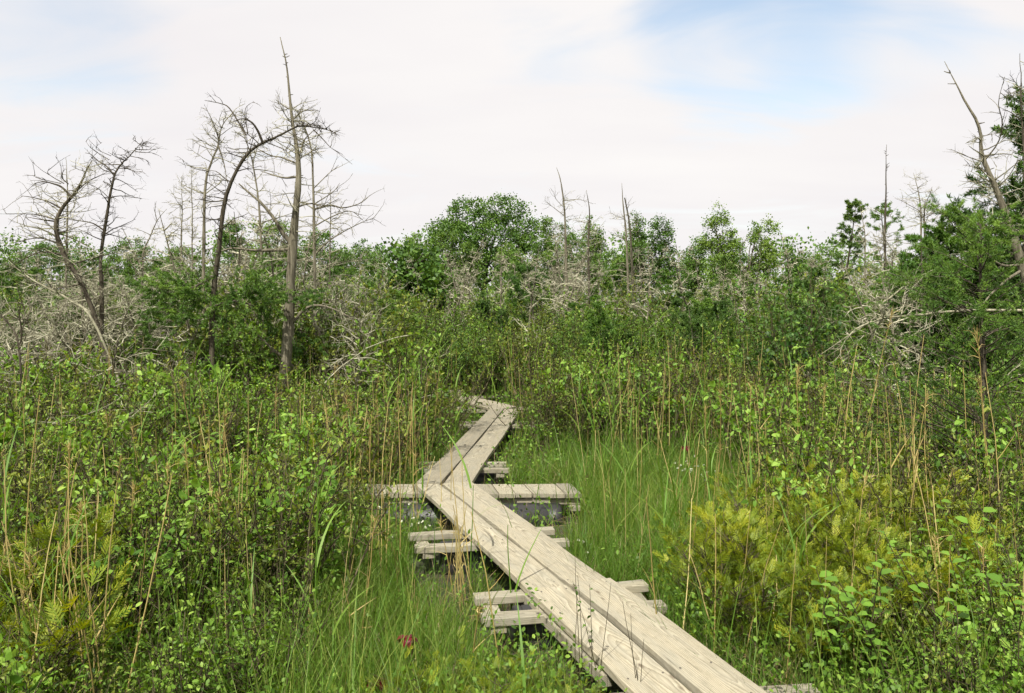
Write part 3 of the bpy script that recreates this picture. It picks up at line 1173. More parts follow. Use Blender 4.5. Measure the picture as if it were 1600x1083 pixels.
# ------------------------------------------------------------------ traced standing dead trees
def traced(name, label, cat, Y, trunk, r, branches=(), bark='snag', twig='dead', twigs=60, tl=.5, group=None, stubs=0, twig_from=.25, depth=0.0, up=.2, fine=3, shrink=.8, rs=.54, twig_to=.97):
    """trunk and main branches follow the tree's outline at its own distance; r = radii in metres from base to tip"""
    base = at(trunk[0][0], trunk[0][1], Y)
    base[2] = -.05
    pts = [base] + [at(px, py, Y + depth * q / len(trunk)) for q, (px, py) in enumerate(trunk[1:], 1)]
    root = empty(name, base)
    n = 26
    P = smooth_path(pts, n) - base
    wob = np.cumsum(rng.normal(size=(n, 3)) * [0.004, .02, 0], 0)
    P = P + wob * np.linspace(0, 1, n)[:, None] * .6
    rad = np.interp(np.linspace(0, 1, n), np.linspace(0, 1, len(r)), np.array(r) * rs) * (1 + rng.normal(size=n) * .08)
    tb = Buf()
    tubes(tb, P, rad[None], 10, .42, ref=(0, 1, 0), cap=True)
    # short broken stubs
    if stubs:
        ii = np.zeros(stubs, dtype=int)
        t = U(.2, .99, stubs)
        p, tg = pick_on(P[None], ii, t)
        az = U(0, 6.283, stubs)
        S = grow(p, np.stack([np.cos(az), np.sin(az), U(.1, .7, stubs)], 1), U(.03, .11, stubs), 3, 0, .1)
        tubes(tb, S, np.array([.008, .006, .004])[None], 4, .3)
    link('trunk', tb.mesh('trunk', M[bark], smooth=True), root)
    BP = []
    for bi, (pl, rb) in enumerate(branches):
        sl_ = U(-.5, .5)
        # start at the trunk's own depth, then swing fore or aft
        t0 = at(pl[0][0], pl[0][1], Y) - base
        k0 = np.argmin(np.abs(P[:, 2] - t0[2]) + np.abs(P[:, 0] - t0[0]))
        y0 = P[k0, 1] + base[1]
        w = []
        acc = 0
        for q, (px, py) in enumerate(pl):
            if q:
                acc += math.hypot(px - pl[q - 1][0], py - pl[q - 1][1]) * Y / FPX
            w.append(at(px, py, y0 + acc * sl_) - base)
        w[0] = P[k0] * .5 + w[0] * .5
        Q = smooth_path(w, 12)
        bb = Buf()
        tubes(bb, Q, np.linspace(rb, rb * .25, 12)[None], 6, .4, ref=(0, 1, 0))
        # twigs on the branch
        m = max(3, int(acc * 9))
        p, tg = pick_on(Q[None], np.zeros(m, dtype=int), U(.25, .99, m))
        S = grow(p, nrm(tg * .7 + rng.normal(size=(m, 3)) * .6 + [0, 0, up]), U(.08, .3, m) * tl * 2, 5, 0, .14)
        tubes(bb, S, np.linspace(.005, .0018, 5)[None], 3, U(.2, .6, m))
        m2 = m * 2
        p, tg = pick_on(S, np.repeat(np.arange(m), 2), U(.3, .98, m2))
        T = grow(p, nrm(tg + rng.normal(size=(m2, 3)) * .6), U(.04, .13, m2), 3, 0, .12)
        tubes(bb, T, np.array([.0022, .0016, .001])[None], 3, U(.2, .6, m2))
        link('branch', bb.mesh('branch', M[bark], smooth=True), root)
    if twigs:
        tw = Buf()
        t = U(twig_from, twig_to, twigs)
        p, tg = pick_on(P[None], np.zeros(twigs, dtype=int), t)
        az = U(0, 6.283, twigs)
        dv = np.stack([np.cos(az), np.sin(az), U(-.2, .7, twigs)], 1)
        ln = tl * U(.35, 1.2, twigs) * (1.25 - shrink * t)
        Q = grow(p, dv, ln, 7, U(-.03, .03), .15)
        tubes(tw, Q, np.linspace(.0095, .0028, 7)[None] * (ln / tl)[:, None] ** .5, 4, U(.15, .65, twigs))
        m = twigs * fine
        idx = np.repeat(np.arange(twigs), fine)
        p, tg = pick_on(Q, idx, U(.25, .98, m))
        S = grow(p, nrm(tg * .8 + rng.normal(size=(m, 3)) * .6), ln[idx] * U(.2, .5, m), 5, 0, .16)
        tubes(tw, S, np.linspace(.0048, .0018, 5)[None], 3, U(.15, .7, m))
        m2 = m * 2
        p, tg = pick_on(S, np.repeat(np.arange(m), 2), U(.3, .98, m2))
        T = grow(p, nrm(tg + rng.normal(size=(m2, 3)) * .6), U(.04, .14, m2), 3, 0, .12)
        tubes(tw, T, np.array([.002, .0014, .0009])[None], 3, U(.2, .7, m2))
        o = link('twigs', tw.mesh('twigs', M[twig]), root, kind='stuff')
    tag(root, label, cat, group)
    return root, P, base


G_SN = 'standing dead trees'
snagA, PA, bA = traced('dead_tree', 'tallest bare grey snag with a fissured trunk left of the boardwalk', 'dead tree', 11.0,
    [(430, 692), (437, 650), (446, 575), (452, 490), (455, 415), (460, 345), (466, 280), (463, 232), (456, 190), (450, 130), (446, 95), (437, 58)],
    [.115, .10, .092, .085, .072, .058, .046, .036, .026, .018, .012, .005],
    [([(456, 183), (471, 175), (491, 171)], .011), ([(449, 172), (439, 163), (430, 160)], .009), ([(468, 246), (473, 225), (479, 214), (487, 207)], .014),
     ([(466, 247), (487, 237), (496, 226)], .009), ([(463, 281), (445, 278), (425, 273), (407, 267)], .017), ([(461, 261), (440, 246), (422, 243), (401, 232)], .014),
     ([(457, 380), (440, 362), (430, 344), (409, 318), (391, 303), (373, 287)], .034), ([(453, 393), (425, 391), (394, 391), (363, 388), (335, 396)], .028),
     ([(452, 505), (478, 482), (505, 478), (540, 492), (556, 505)], .024), ([(446, 560), (428, 548), (410, 530), (398, 520)], .026),
     ([(448, 566), (462, 576), (474, 580)], .02), ([(443, 590), (432, 586), (405, 590), (380, 596)], .02),
     ([(456, 415), (440, 425), (422, 440), (405, 452)], .022), ([(463, 322), (485, 318), (505, 322), (530, 310)], .013)],
    twigs=52, tl=.6, stubs=26, twig_from=.36, group=G_SN, rs=.88, twig_to=.76)
traced('dead_tree', 'pale straight snag with fine side twigs just right of the tallest snag', 'dead tree', 12.2,
    [(489, 640), (490, 600), (491, 540), (492, 480), (491, 420), (490, 360), (489, 300), (487, 245), (480, 210), (468, 182), (461, 165)],
    [.06, .058, .055, .05, .045, .04, .034, .027, .02, .012, .005],
    [([(491, 330), (518, 321), (536, 325), (562, 318), (573, 309)], .016), ([(489, 290), (515, 270), (526, 262)], .009), ([(490, 315), (520, 300), (531, 286)], .01),
     ([(490, 360), (520, 338), (548, 330), (568, 345)], .012), ([(491, 400), (520, 372), (560, 350), (585, 340)], .013)],
    twigs=60, tl=.7, twig_from=.3, group=G_SN)
traced('dead_tree', 'thin bare pole tree behind the pale straight snag', 'dead tree', 12.8,
    [(514, 640), (514, 560), (515, 470), (517, 380), (518, 290)], [.04, .035, .028, .02, .006], twigs=34, tl=.6, group=G_SN)
larch, PL, bL = traced('leaning_larch', 'dark arching larch bending right across the tallest snag with green lower boughs', 'tree', 10.4,
    [(338, 700), (334, 640), (331, 560), (331, 500), (335, 440), (343, 380), (348, 334), (356, 298), (369, 270), (383, 246), (399, 231), (414, 222), (435, 214), (458, 202), (471, 198), (495, 201), (518, 206), (531, 215)],
    [.085, .08, .078, .072, .062, .055, .05, .046, .043, .04, .036, .032, .028, .022, .017, .012, .009, .005],
    [([(409, 223), (404, 207), (396, 194), (386, 187), (376, 186), (365, 190)], .018), ([(379, 186), (360, 171), (345, 162), (320, 157)], .011), ([(385, 186), (383, 172), (397, 158)], .007),
     ([(487, 207), (505, 218), (515, 229), (527, 238)], .008), ([(480, 200), (494, 188), (501, 168)], .006), ([(420, 222), (440, 232), (452, 240)], .007),
     ([(345, 420), (320, 440), (295, 450), (250, 452)], .018), ([(335, 480), (370, 470), (400, 480)], .018), ([(333, 560), (300, 575), (268, 600)], .016)],
    bark='dark', twig='dark', twigs=44, tl=.42, stubs=60, twig_from=.25, group=G_SN)
traced('dead_tree', 'slender pale snag with a kinked forked top left of the arching larch', 'dead tree', 13.0,
    [(318, 560), (318, 450), (319, 355), (320, 308), (324, 274), (332, 251), (341, 230), (343, 217), (348, 194), (363, 177)],
    [.055, .05, .045, .04, .034, .028, .024, .02, .015, .006],
    [([(342, 217), (334, 194), (323, 171)], .012), ([(339, 237), (319, 230), (301, 219)], .009), ([(342, 228), (350, 256), (355, 285)], .014), ([(326, 270), (300, 262), (285, 250)], .008),
     ([(344, 212), (365, 198), (384, 204)], .006)],
    twigs=46, tl=.6, group=G_SN)
traced('dead_tree', 'thin leaning pole between the arching larch and the tallest snag', 'dead tree', 12.6,
    [(412, 560), (410, 450), (406, 345), (400, 290), (391, 243), (381, 215), (370, 189)], [.045, .04, .03, .024, .018, .012, .005], twigs=44, tl=.6, group=G_SN)
traced('dead_tree', 'bare spindly spire left of the slender pale snag', 'dead tree', 15.5, [(300, 520), (300, 430), (299, 347), (298, 261)], [.04, .03, .02, .005], twigs=40, tl=.5, group=G_SN)
traced('dead_tree', 'short pale spire farthest left of the snag cluster', 'dead tree', 16.5, [(282, 500), (283, 393), (284, 330), (286, 282)], [.04, .03, .018, .005], twigs=36, tl=.5, group=G_SN)
snagE, PE, bE = traced('dead_tree', 'crooked S-shaped dark dead tree at the left with a hooked top', 'dead tree', 11.5,
    [(250, 672), (225, 611), (190, 585), (165, 556), (150, 499), (124, 437), (106, 411), (95, 386), (89, 366), (88, 346), (93, 331), (104, 315), (117, 300), (129, 282), (137, 266), (146, 251)],
    [.07, .075, .075, .072, .07, .066, .064, .062, .06, .055, .05, .045, .036, .026, .018, .007],
    [([(112, 305), (97, 293), (86, 288), (69, 284), (53, 287)], .018), ([(89, 287), (96, 276), (102, 263)], .009), ([(75, 285), (76, 272), (77, 262)], .007), ([(66, 285), (58, 278), (55, 273)], .006),
     ([(97, 324), (75, 315), (53, 309), (33, 306)], .013), ([(84, 346), (64, 343), (41, 339)], .012), ([(86, 341), (55, 335), (9, 334)], .01), ([(119, 300), (137, 284), (155, 275), (167, 269)], .012),
     ([(92, 380), (60, 372), (20, 380)], .013), ([(100, 400), (60, 395), (10, 420)], .016), ([(110, 418), (140, 405), (180, 395)], .014), ([(125, 440), (90, 450), (40, 440)], .016)],
    bark='dark', twig='dead', twigs=76, tl=.66, stubs=20, twig_from=.3, group=G_SN)
traced('dead_tree', 'upright dead tree with a Y-shaped top beside the crooked S-shaped one', 'dead tree', 12.0,
    [(160, 570), (159, 500), (158, 442), (156, 420), (158, 388), (163, 357), (167, 331), (172, 304), (177, 280), (184, 264), (200, 246), (213, 231), (223, 220)],
    [.06, .056, .053, .05, .047, .043, .038, .033, .028, .022, .016, .011, .005],
    [([(179, 273), (168, 261), (151, 250), (142, 241), (133, 239)], .012), ([(148, 247), (144, 233), (134, 221)], .006), ([(161, 356), (142, 348), (106, 343)], .013), ([(172, 310), (158, 298), (145, 290)], .007),
     ([(145, 243), (150, 232), (160, 222)], .005)],
    bark='dark', twig='dark', twigs=44, tl=.55, stubs=18, twig_from=.35, group=G_SN)
traced('dead_tree', 'thin pale pole behind the crooked S-shaped dead tree', 'dead tree', 14.0, [(103, 540), (103, 440), (103, 375), (104, 309), (103, 247)], [.04, .035, .03, .02, .006], twigs=22, tl=.4, group=G_SN)
traced('dead_tree', 'small forked dead stem between the two snag clusters at the left', 'dead tree', 14.0,
    [(224, 560), (222, 470), (222, 413), (223, 393), (235, 366), (244, 346), (260, 326)], [.04, .035, .03, .026, .02, .013, .005], [([(246, 345), (243, 335), (240, 324)], .007)], twigs=18, tl=.35, group=G_SN)
traced('dead_tree', 'thin dark dead stem rising at the left edge', 'dead tree', 9.0,
    [(44, 705), (40, 660), (33, 600), (29, 550), (22, 525), (4, 497), (-20, 480)], [.028, .026, .024, .022, .02, .015, .008], [([(29, 550), (34, 520), (30, 490), (34, 470)], .014)], bark='dark', twig='dead', twigs=26, tl=.45, group=G_SN)
traced('dead_tree', 'tall bent-topped snag in the middle behind the thicket', 'dead tree', 24.0,
    [(886, 545), (885, 455), (884, 410), (882, 335), (876, 286), (869, 262)], [.085, .08, .07, .045, .028, .01], [([(882, 340), (862, 322), (850, 312)], .012), ([(880, 315), (905, 312), (925, 318)], .012), ([(880, 325), (868, 310), (866, 300)], .01)], twigs=44, tl=.8, group=G_SN, twig_to=.7, rs=.62)
traced('dead_tree', 'thin dark snag just right of the bent-topped one', 'dead tree', 21.0,
    [(922, 590), (921, 485), (919, 384), (921, 331), (916, 297)], [.055, .05, .04, .025, .008], bark='dark', twigs=44, tl=.6, group=G_SN, twig_to=.7, rs=.62)
traced('dead_tree', 'pale twin-poled snag right of the middle, left pole tallest', 'dead tree', 23.0,
    [(984, 560), (982, 480), (980, 410), (977, 354), (973, 320), (971, 287)], [.07, .06, .05, .04, .028, .008],
    [([(984, 520), (991, 490), (988, 425), (984, 354), (976, 309)], .06), ([(985, 440), (1005, 470), (1030, 492)], .02)], twigs=40, tl=.7, group=G_SN, twig_to=.7, rs=.62)
traced('dead_tree', 'tall pole-like snag with live lower boughs in the right distance', 'dead tree', 20.0,
    [(1384, 540), (1384, 429), (1384, 337), (1386, 226)], [.07, .06, .045, .008], bark='dark', twigs=50, tl=.6, stubs=40, twig_from=.15, group=G_SN, twig_to=.7)
traced('dead_tree', 'short pale snag, left of the Y-shaped pair in the right distance', 'dead tree', 19.0,
    [(1440, 520), (1439, 378), (1437, 318), (1428, 270)], [.05, .04, .026, .007], [([(1438, 330), (1420, 320), (1405, 312)], .01)], twigs=40, tl=.6, group=G_SN)
traced('dead_tree', 'dark crooked snag, right of the pair in the right distance', 'dead tree', 18.5,
    [(1447, 520), (1446, 374), (1448, 328), (1462, 291)], [.05, .04, .026, .007], [([(1449, 340), (1462, 330), (1468, 312)], .01)], bark='dark', twigs=36, tl=.55, group=G_SN)
traced('dead_tree', 'heavy grey snag leaning left at the right edge with a long bare tip', 'dead tree', 9.5,
    [(1640, 640), (1622, 520), (1602, 435), (1580, 365), (1557, 300), (1533, 246), (1529, 203), (1506, 157), (1475, 95)],
    [.11, .105, .098, .085, .066, .048, .036, .022, .006],
    [([(1535, 250), (1560, 222), (1566, 190), (1560, 160), (1570, 120)], .01), ([(1537, 252), (1515, 246), (1500, 240)], .008), ([(1545, 270), (1525, 262), (1505, 258)], .008), ([(1530, 215), (1548, 210), (1565, 208)], .006),
     ([(1600, 425), (1570, 440), (1540, 470), (1510, 520)], .02), ([(1598, 410), (1560, 412), (1515, 366)], .02)], twigs=46, tl=.55, stubs=24, twig_from=.3, group=G_SN, rs=.5, twig_to=.72)
traced('dead_tree', 'bare twiggy pole at the far right edge above the spruce', 'dead tree', 11.0,
    [(1604, 560), (1602, 400), (1600, 260), (1597, 180), (1596, 82)], [.06, .05, .03, .02, .005], [([(1599, 160), (1580, 150), (1568, 140)], .008), ([(1599, 190), (1578, 175), (1566, 172)], .008), ([(1599, 140), (1586, 128), (1578, 122)], .006)], bark='dark', twigs=30, tl=.4, group=G_SN)
for (pp, Yd, rr, lab) in (
        ([(1830, 700), (1720, 540), (1640, 492), (1554, 485), (1483, 487), (1442, 492), (1394, 496), (1369, 501), (1325, 524), (1280, 554)], 7.6, .022, 'long bleached branch reaching left from the thicket at the right edge'),
        ([(1500, 640), (1478, 470), (1436, 430), (1400, 400), (1372, 362)], 13.0, .03, 'bleached leaning dead limb below the right distance snags'),
        ([(230, 640), (150, 510), (110, 470), (84, 455), (58, 440), (35, 424), (14, 407)], 10.5, .024, 'pale broken limb jutting from the tangle at the far left')):
    brs = []
    if Yd == 7.6:
        brs = [([(1379, 498), (1365, 518), (1360, 542), (1363, 564), (1378, 599)], .011), ([(1363, 501), (1333, 518), (1313, 550), (1327, 583)], .009), ([(1380, 497), (1376, 477), (1394, 463), (1422, 440), (1457, 422)], .012),
               ([(1440, 493), (1437, 515), (1436, 540)], .007), ([(1460, 490), (1452, 512), (1457, 545)], .007), ([(1408, 494), (1430, 470), (1463, 466)], .006)]
    traced('dead_branch', lab, 'dead branch', Yd, pp, [rr * 1.2, rr * 1.2, rr * 1.1, rr, rr * .5, rr * .25], brs, bark='dead', twigs=16, tl=.4, twig_from=.35)

# ------------------------------------------------------------------ live boughs on the arching larch and the tall snag (parts of those trees)
def bough_part(root, base, centres, Y, leaf, tuft, per, spread=.35, seed=5, name='green_boughs'):
    fb, tb = Buf(), Buf()
    for (px, py, rad, cnt) in centres:
        c = at(px, py, Y) - base
        rr = rad * Y / FPX
        st = c + rng.normal(size=(cnt, 3)) * [rr * .45, rr * .55, rr * .16]
        dv = nrm((st - [PX0, 0, st[:, 2].mean()]) * [1, 1, .3] + rng.normal(size=(cnt, 3)) * .4)
        Q = grow(st, dv, U(.2, .5, cnt), 6, .03, .12)
        tubes(tb, Q, np.linspace(.006, .0015, 6)[None], 3, .35)
        m = cnt * per
        ii = np.repeat(np.arange(cnt), per)
        p, tg = pick_on(Q, ii, U(0, .999, m))
        cl = np.clip(.45 + rng.normal(size=cnt)[ii] * .16 + rng.normal(size=m) * .1, 0, 1)
        for _ in range(4):
            quads(fb, p, nrm(tg * .4 + nrm(rng.normal(size=(m, 3)))), rng.normal(size=(m, 3)), tuft * U(.6, 1.2, m), tuft * .2, cl)
    link(name, fb.mesh(name, M[leaf]), root)
    link('bough_twigs', tb.mesh('bough_twigs', M['dark']), root, kind='stuff')


PX0 = 0.0
bough_part(larch, bL, [(255, 450, 42, 26), (300, 455, 50, 34), (340, 470, 45, 34), (385, 462, 45, 30), (280, 490, 40, 24), (370, 500, 40, 12), (345, 565, 36, 8), (290, 545, 36, 8), (400, 440, 30, 12)], 10.4, 'larch', .045, 40)
bough_part(snagA, bA, [(425, 468, 30, 14), (468, 470, 30, 12), (440, 515, 24, 6), (485, 535, 36, 8), (410, 490, 34, 10)], 11.0, 'larch', .045, 38)

# ------------------------------------------------------------------ near larch at the right and the spruce at the right edge
nl_m = conifer_mesh(71, 2.6, 1.45, 105, 'larch', tuft=.034, per=24, dens=5, tint=.45, bare=.2, wid=.13)
o = empty('larch_tree', (3.98, 6.7, 0))
link('trunk', nl_m[0], o); link('crown', nl_m[1], o)
tag(o, 'near larch with dark trunk and soft green tufts at the right edge', 'tree')
sp_m = conifer_mesh(72, 5.2, 2.2, 300, 'spruce', tuft=.085, per=24, dens=5, tint=.5, bare=.05, wid=.2)
o = empty('cedar_tree', (7.78, 11.6, 0), 1.2)
link('trunk', sp_m[0], o); link('crown', sp_m[1], o)
tag(o, 'tall dense dark green conifer at the right edge behind the leaning snag', 'tree')
sp_m2 = conifer_mesh(73, 2.95, 1.5, 110, 'larch', tuft=.07, per=24, dens=4, tint=.4, bare=.05, wid=.2)
o = empty('conifer', (6.9, 12.2, 0), .4)
link('trunk', sp_m2[0], o); link('crown', sp_m2[1], o)
tag(o, 'broad bushy conifer left of the tall dark one at the right edge', 'tree')

# ------------------------------------------------------------------ far broadleaved trees on the skyline
def far_tree(px, top, wpx, Y, seed, leaf, label, name='broadleaf_tree', dens=1.0, lobes=None, size=.3, per=40):
    h = CAM_Z + (HOR - top) / FPX * Y
    w = wpx * 1.22 / FPX * Y
    rr = np.random.default_rng(seed)
    if lobes is None:
        lobes = []
        n = 6
        for q in range(n):
            f = q / (n - 1)
            lobes.append((rr.uniform(-.3, .3) * w, rr.uniform(-.3, .3) * w, h * (.38 + .46 * f), w * rr.uniform(.24, .36) * (1.05 - .3 * f), w * .3 * (1.1 - .3 * f), h * rr.uniform(.10, .17)))
    ms = broadleaf_mesh(seed, h, lobes, leaf, int(120 * dens), per, size, cl_r=size * 3.4, trunk_r=.02 * h)
    o = empty(name, ((px - 800) / FPX * Y, Y, 0))
    link('trunk', ms[0], o); link('crown', ms[1], o)
    tag(o, label, 'tree', 'broadleaved trees on the skyline')


YB = 62
s_ = YB / FPX
big = [(-55 * s_, 0, CAM_Z + 118 * s_, 30 * s_, 1.8, 26 * s_), (-15 * s_, .5, CAM_Z + 145 * s_, 38 * s_, 2, 24 * s_), (35 * s_, 0, CAM_Z + 150 * s_, 36 * s_, 2, 25 * s_), (66 * s_, 0, CAM_Z + 118 * s_, 22 * s_, 1.8, 28 * s_),
       (-30 * s_, -1, CAM_Z + 100 * s_, 45 * s_, 2, 32 * s_), (25 * s_, -1, CAM_Z + 100 * s_, 48 * s_, 2.2, 32 * s_), (-62 * s_, 0, CAM_Z + 75 * s_, 30 * s_, 1.7, 26 * s_), (0, -1, CAM_Z + 60 * s_, 70 * s_, 2, 26 * s_), (70 * s_, 0, CAM_Z + 75 * s_, 24 * s_, 1.6, 26 * s_)]
far_tree(752, 303, 175, YB, 201, 'oak', 'largest rounded broadleaved tree standing above the middle of the skyline', lobes=big, dens=4.0, size=.16, per=60)
FT = [(640, 352, 60, 60, 'oak2', 'pale green tree at the left foot of the largest rounded tree'), (705, 360, 70, 55, 'oak2', 'yellow-green low tree in front of the largest rounded tree'),
      (856, 328, 52, 58, 'oak', 'first round tree right of the largest one, behind the bent-topped snag'), (905, 346, 60, 64, 'oak', 'low tree behind the bent-topped snag and the thin dark snag'),
      (935, 338, 44, 66, 'oak2', 'small rounded tree between thin dark snag and twin-poled snag'),
      (1000, 333, 46, 60, 'oak', 'dark tree right behind the twin-poled snag'), (1040, 338, 60, 62, 'oak', 'dark rounded tree right of the twin-poled snag'), (1085, 362, 50, 66, 'oak', 'low tree left of the loose-crowned pale tree'),
      (1125, 318, 46, 55, 'oak2', 'loose-crowned pale tree, leftmost of two right of the middle'), (1180, 332, 56, 57, 'oak2', 'loose-crowned pale tree, rightmost of two right of the middle'), (1238, 374, 40, 66, 'oak', 'small low tree in the skyline gap at the right'),
      (1280, 384, 70, 70, 'oak', 'lowest far tree in the skyline gap at the right'), (205, 362, 80, 66, 'oak', 'rounded green tree behind the Y-topped dead tree at the left'), (25, 372, 80, 68, 'oak', 'dark low tree at the left end of the skyline'),
      (95, 378, 70, 66, 'oak', 'low tree behind the crooked S-shaped dead tree'), (255, 378, 50, 70, 'oak', 'low tree behind the short pale spire at the left'), (545, 372, 60, 58, 'oak', 'tree right of the snag cluster on the left'),
      (590, 384, 50, 64, 'oak', 'low tree between the snag cluster and the largest tree'), (425, 325, 95, 40, 'oak2', 'green tree directly behind the tallest snag'), (505, 352, 80, 42, 'oak', 'darker tree behind the pale straight snag'),
      (375, 345, 60, 44, 'oak', 'green tree behind the arching larch'), (1150, 372, 60, 70, 'oak', 'low dark tree between the two loose-crowned pale trees'), (800, 372, 60, 50, 'oak', 'low dark tree at the right foot of the largest rounded tree'),
      (970, 368, 50, 60, 'oak', 'low dark tree left of the twin-poled snag')]
for q, (px, top, w, Y, leaf, lab) in enumerate(FT):
    far_tree(px, top, w, Y, 300 + q, leaf, lab, dens=.85 + w / 130, size=.065 + .0011 * Y, per=54)

# trees low on the far skyline, from one edge to the other: one mass
tb = Buf()
n_cl = 3000
pxs = U(-500, 2100, n_cl)
Ys = U(72, 95, n_cl)
topz = CAM_Z + (86 + 18 * np.sin(pxs * .021) + 14 * np.sin(pxs * .057 + 1) + 9 * np.sin(pxs * .13)) * Ys / FPX
zz = U(0.02, 1, n_cl) * topz
C = np.stack([(pxs - 800) / FPX * Ys, Ys, zz], 1)
per = 26
jj = np.repeat(np.arange(n_cl), per)
k = n_cl * per
p = C[jj] + rng.normal(size=(k, 3)) * [.8, .8, .45]
s = U(.18, .4, k)
quads(tb, p, rng.normal(size=(k, 3)), nrm(rng.normal(size=(k, 3)) * .6 + [0, -.2, .9]), s, s * .8, np.clip(.4 + rng.normal(size=n_cl)[jj] * .16 + rng.normal(size=k) * .1, 0, 1))
fw = link('distant_wood', tb.mesh('distant_wood', M['oak']), kind='stuff')
fw['label'] = 'low distant wood along the skyline seen as one mass'
fw['category'] = 'wood'

# ------------------------------------------------------------------ middle distance: conifers, bushes, dead cedars
con_p = [conifer_mesh(400 + q, 2.6, .85, 46, ('larch', 'spruce', 'larch', 'spruce')[q], tuft=.075, per=13, dens=4, tint=.45, bare=.05, wid=.2) for q in range(4)]
dead_p = [dead_mesh(420 + q, 3.2, 34, 5, spread=(.75, .6, .95, .7, .85)[q], thick=1.7) for q in range(5)]
tang_p = [dead_mesh(440 + q, 2.5, 34, 4, r0=.035, spread=1.7, thick=1.35, lean=.35, curl=.24) for q in range(4)]
bush_p = [shrub_mesh(460 + q, 1.9, .75, 34, 12, 8, .05, .028, ('leaf_a', 'leaf_c', 'leaf_a', 'larch')[q], tintc=(.45, .4, .35, .4)[q]) for q in range(4)]
ced_p = [cedar_mesh(480 + q, 1.5, .55, 12, 34, .16) for q in range(2)]


def skyline(px):
    """how high the middle-distance growth may reach, in photograph rows"""
    return np.interp(px, [-100, 0, 120, 230, 300, 560, 620, 700, 800, 900, 1000, 1100, 1200, 1270, 1330, 1450, 1520, 1700], [400, 395, 408, 402, 380, 385, 398, 400, 398, 398, 405, 410, 408, 400, 375, 352, 340, 300])


def mid(n, yr, kinds, pxr=(-60, 1660), low=(0, 70), power=1.0):
    for _ in range(n):
        y = yr[0] + (yr[1] - yr[0]) * rng.uniform() ** power
        px = rng.uniform(*pxr)
        x = (px - 800) / FPX * y
        top = skyline(px) + rng.uniform(*low)
        h = max(.9, CAM_Z + (HOR - top) / FPX * y)
        kd = kinds[rng.integers(len(kinds))]
        pool, base_h, parts, name, desc, cat, hm = kd
        hh = min(h, hm)
        if not plant_ok(x, y, hh, hh * .3):
            continue
        place(name, pool[rng.integers(len(pool))], parts, x, y, hh, s=hh / base_h, kind=name, desc=desc, cat=cat, tilt=.08)


K_CON = (con_p, 2.6, ('trunk', 'crown'), 'young_conifer', 'young green conifer', 'tree', 4.2)
K_DEAD = (dead_p, 3.2, ('trunk', 'branches'), 'dead_cedar', 'grey bare dead cedar', 'dead tree', 5.5)
K_TANG = (tang_p, 2.5, ('trunk', 'branches'), 'dead_cedar', 'low tangled grey dead cedar', 'dead tree', 3.0)
K_BUSH = (bush_p, 1.9, ('stems', 'foliage'), 'tall_bush', 'tall leafy green bush', 'bush', 2.5)
K_CED = (ced_p, 1.5, ('stems', 'foliage'), 'yellow_cedar', 'yellow-green bushy cedar', 'bush', 1.9)
mid(105, (30, 55), [K_CON, K_DEAD, K_DEAD, K_CON, K_BUSH], low=(-12, 50))
mid(20, (24, 38), [K_DEAD], low=(-40, 20))
mid(150, (21, 32), [K_CON, K_CON, K_DEAD, K_BUSH, K_BUSH, K_BUSH, K_CON], low=(8, 80))
mid(150, (14.5, 22), [K_BUSH, K_BUSH, K_CON, K_BUSH, K_CON], low=(40, 110))
mid(6, (14, 20), [K_CED], low=(70, 110))
# the grey tangle behind the left snags
mid(24, (12, 17), [K_TANG, K_DEAD, K_DEAD], pxr=(-60, 330), low=(-12, 40))
mid(21, (12.5, 18), [K_TANG, K_DEAD, K_DEAD], pxr=(270, 600), low=(-16, 40))
mid(34, (11.6, 16), [K_BUSH, K_CON, K_BUSH], pxr=(-60, 620), low=(45, 110))
mid(44, (13, 20), [K_BUSH, K_BUSH, K_CON], pxr=(680, 1420), low=(50, 120))
mid(4, (9.8, 12), [K_TANG], pxr=(-60, 300), low=(20, 90))
mid(3, (10.5, 12.5), [K_TANG], pxr=(480, 600), low=(20, 90))
mid(34, (17, 28), [K_DEAD], pxr=(670, 930), low=(-25, 40))
mid(34, (17, 27), [K_DEAD], pxr=(930, 1330), low=(-15, 50))
mid(14, (10, 16), [K_TANG, K_DEAD], pxr=(1300, 1640), low=(-5, 60))
mid(14, (10.5, 16), [K_BUSH, K_CON], pxr=(1250, 1640), low=(10, 90))

mid(11, (11.5, 15), [K_DEAD], pxr=(240, 560), low=(-75, -10))
mid(6, (12, 15), [K_DEAD], pxr=(-20, 230), low=(-40, 0))
mid(16, (18, 26), [K_DEAD], pxr=(680, 1420), low=(-60, -15))

# single bushes that stand out
def single(pool, base_h, px, base_py, top_py, name, label, cat, parts, wide=1.0):
    y = CAM_Z * FPX / (base_py - HOR)
    h = CAM_Z - (top_py - HOR) / FPX * y
    o = empty(name, ((px - 800) / FPX * y, y, 0), U(0, 6), h / base_h)
    o.scale = (h / base_h * wide, h / base_h * wide, h / base_h)
    for nme, me in zip(parts, pool):
        link(nme, me, o)
    tag(o, label, cat)
    return o


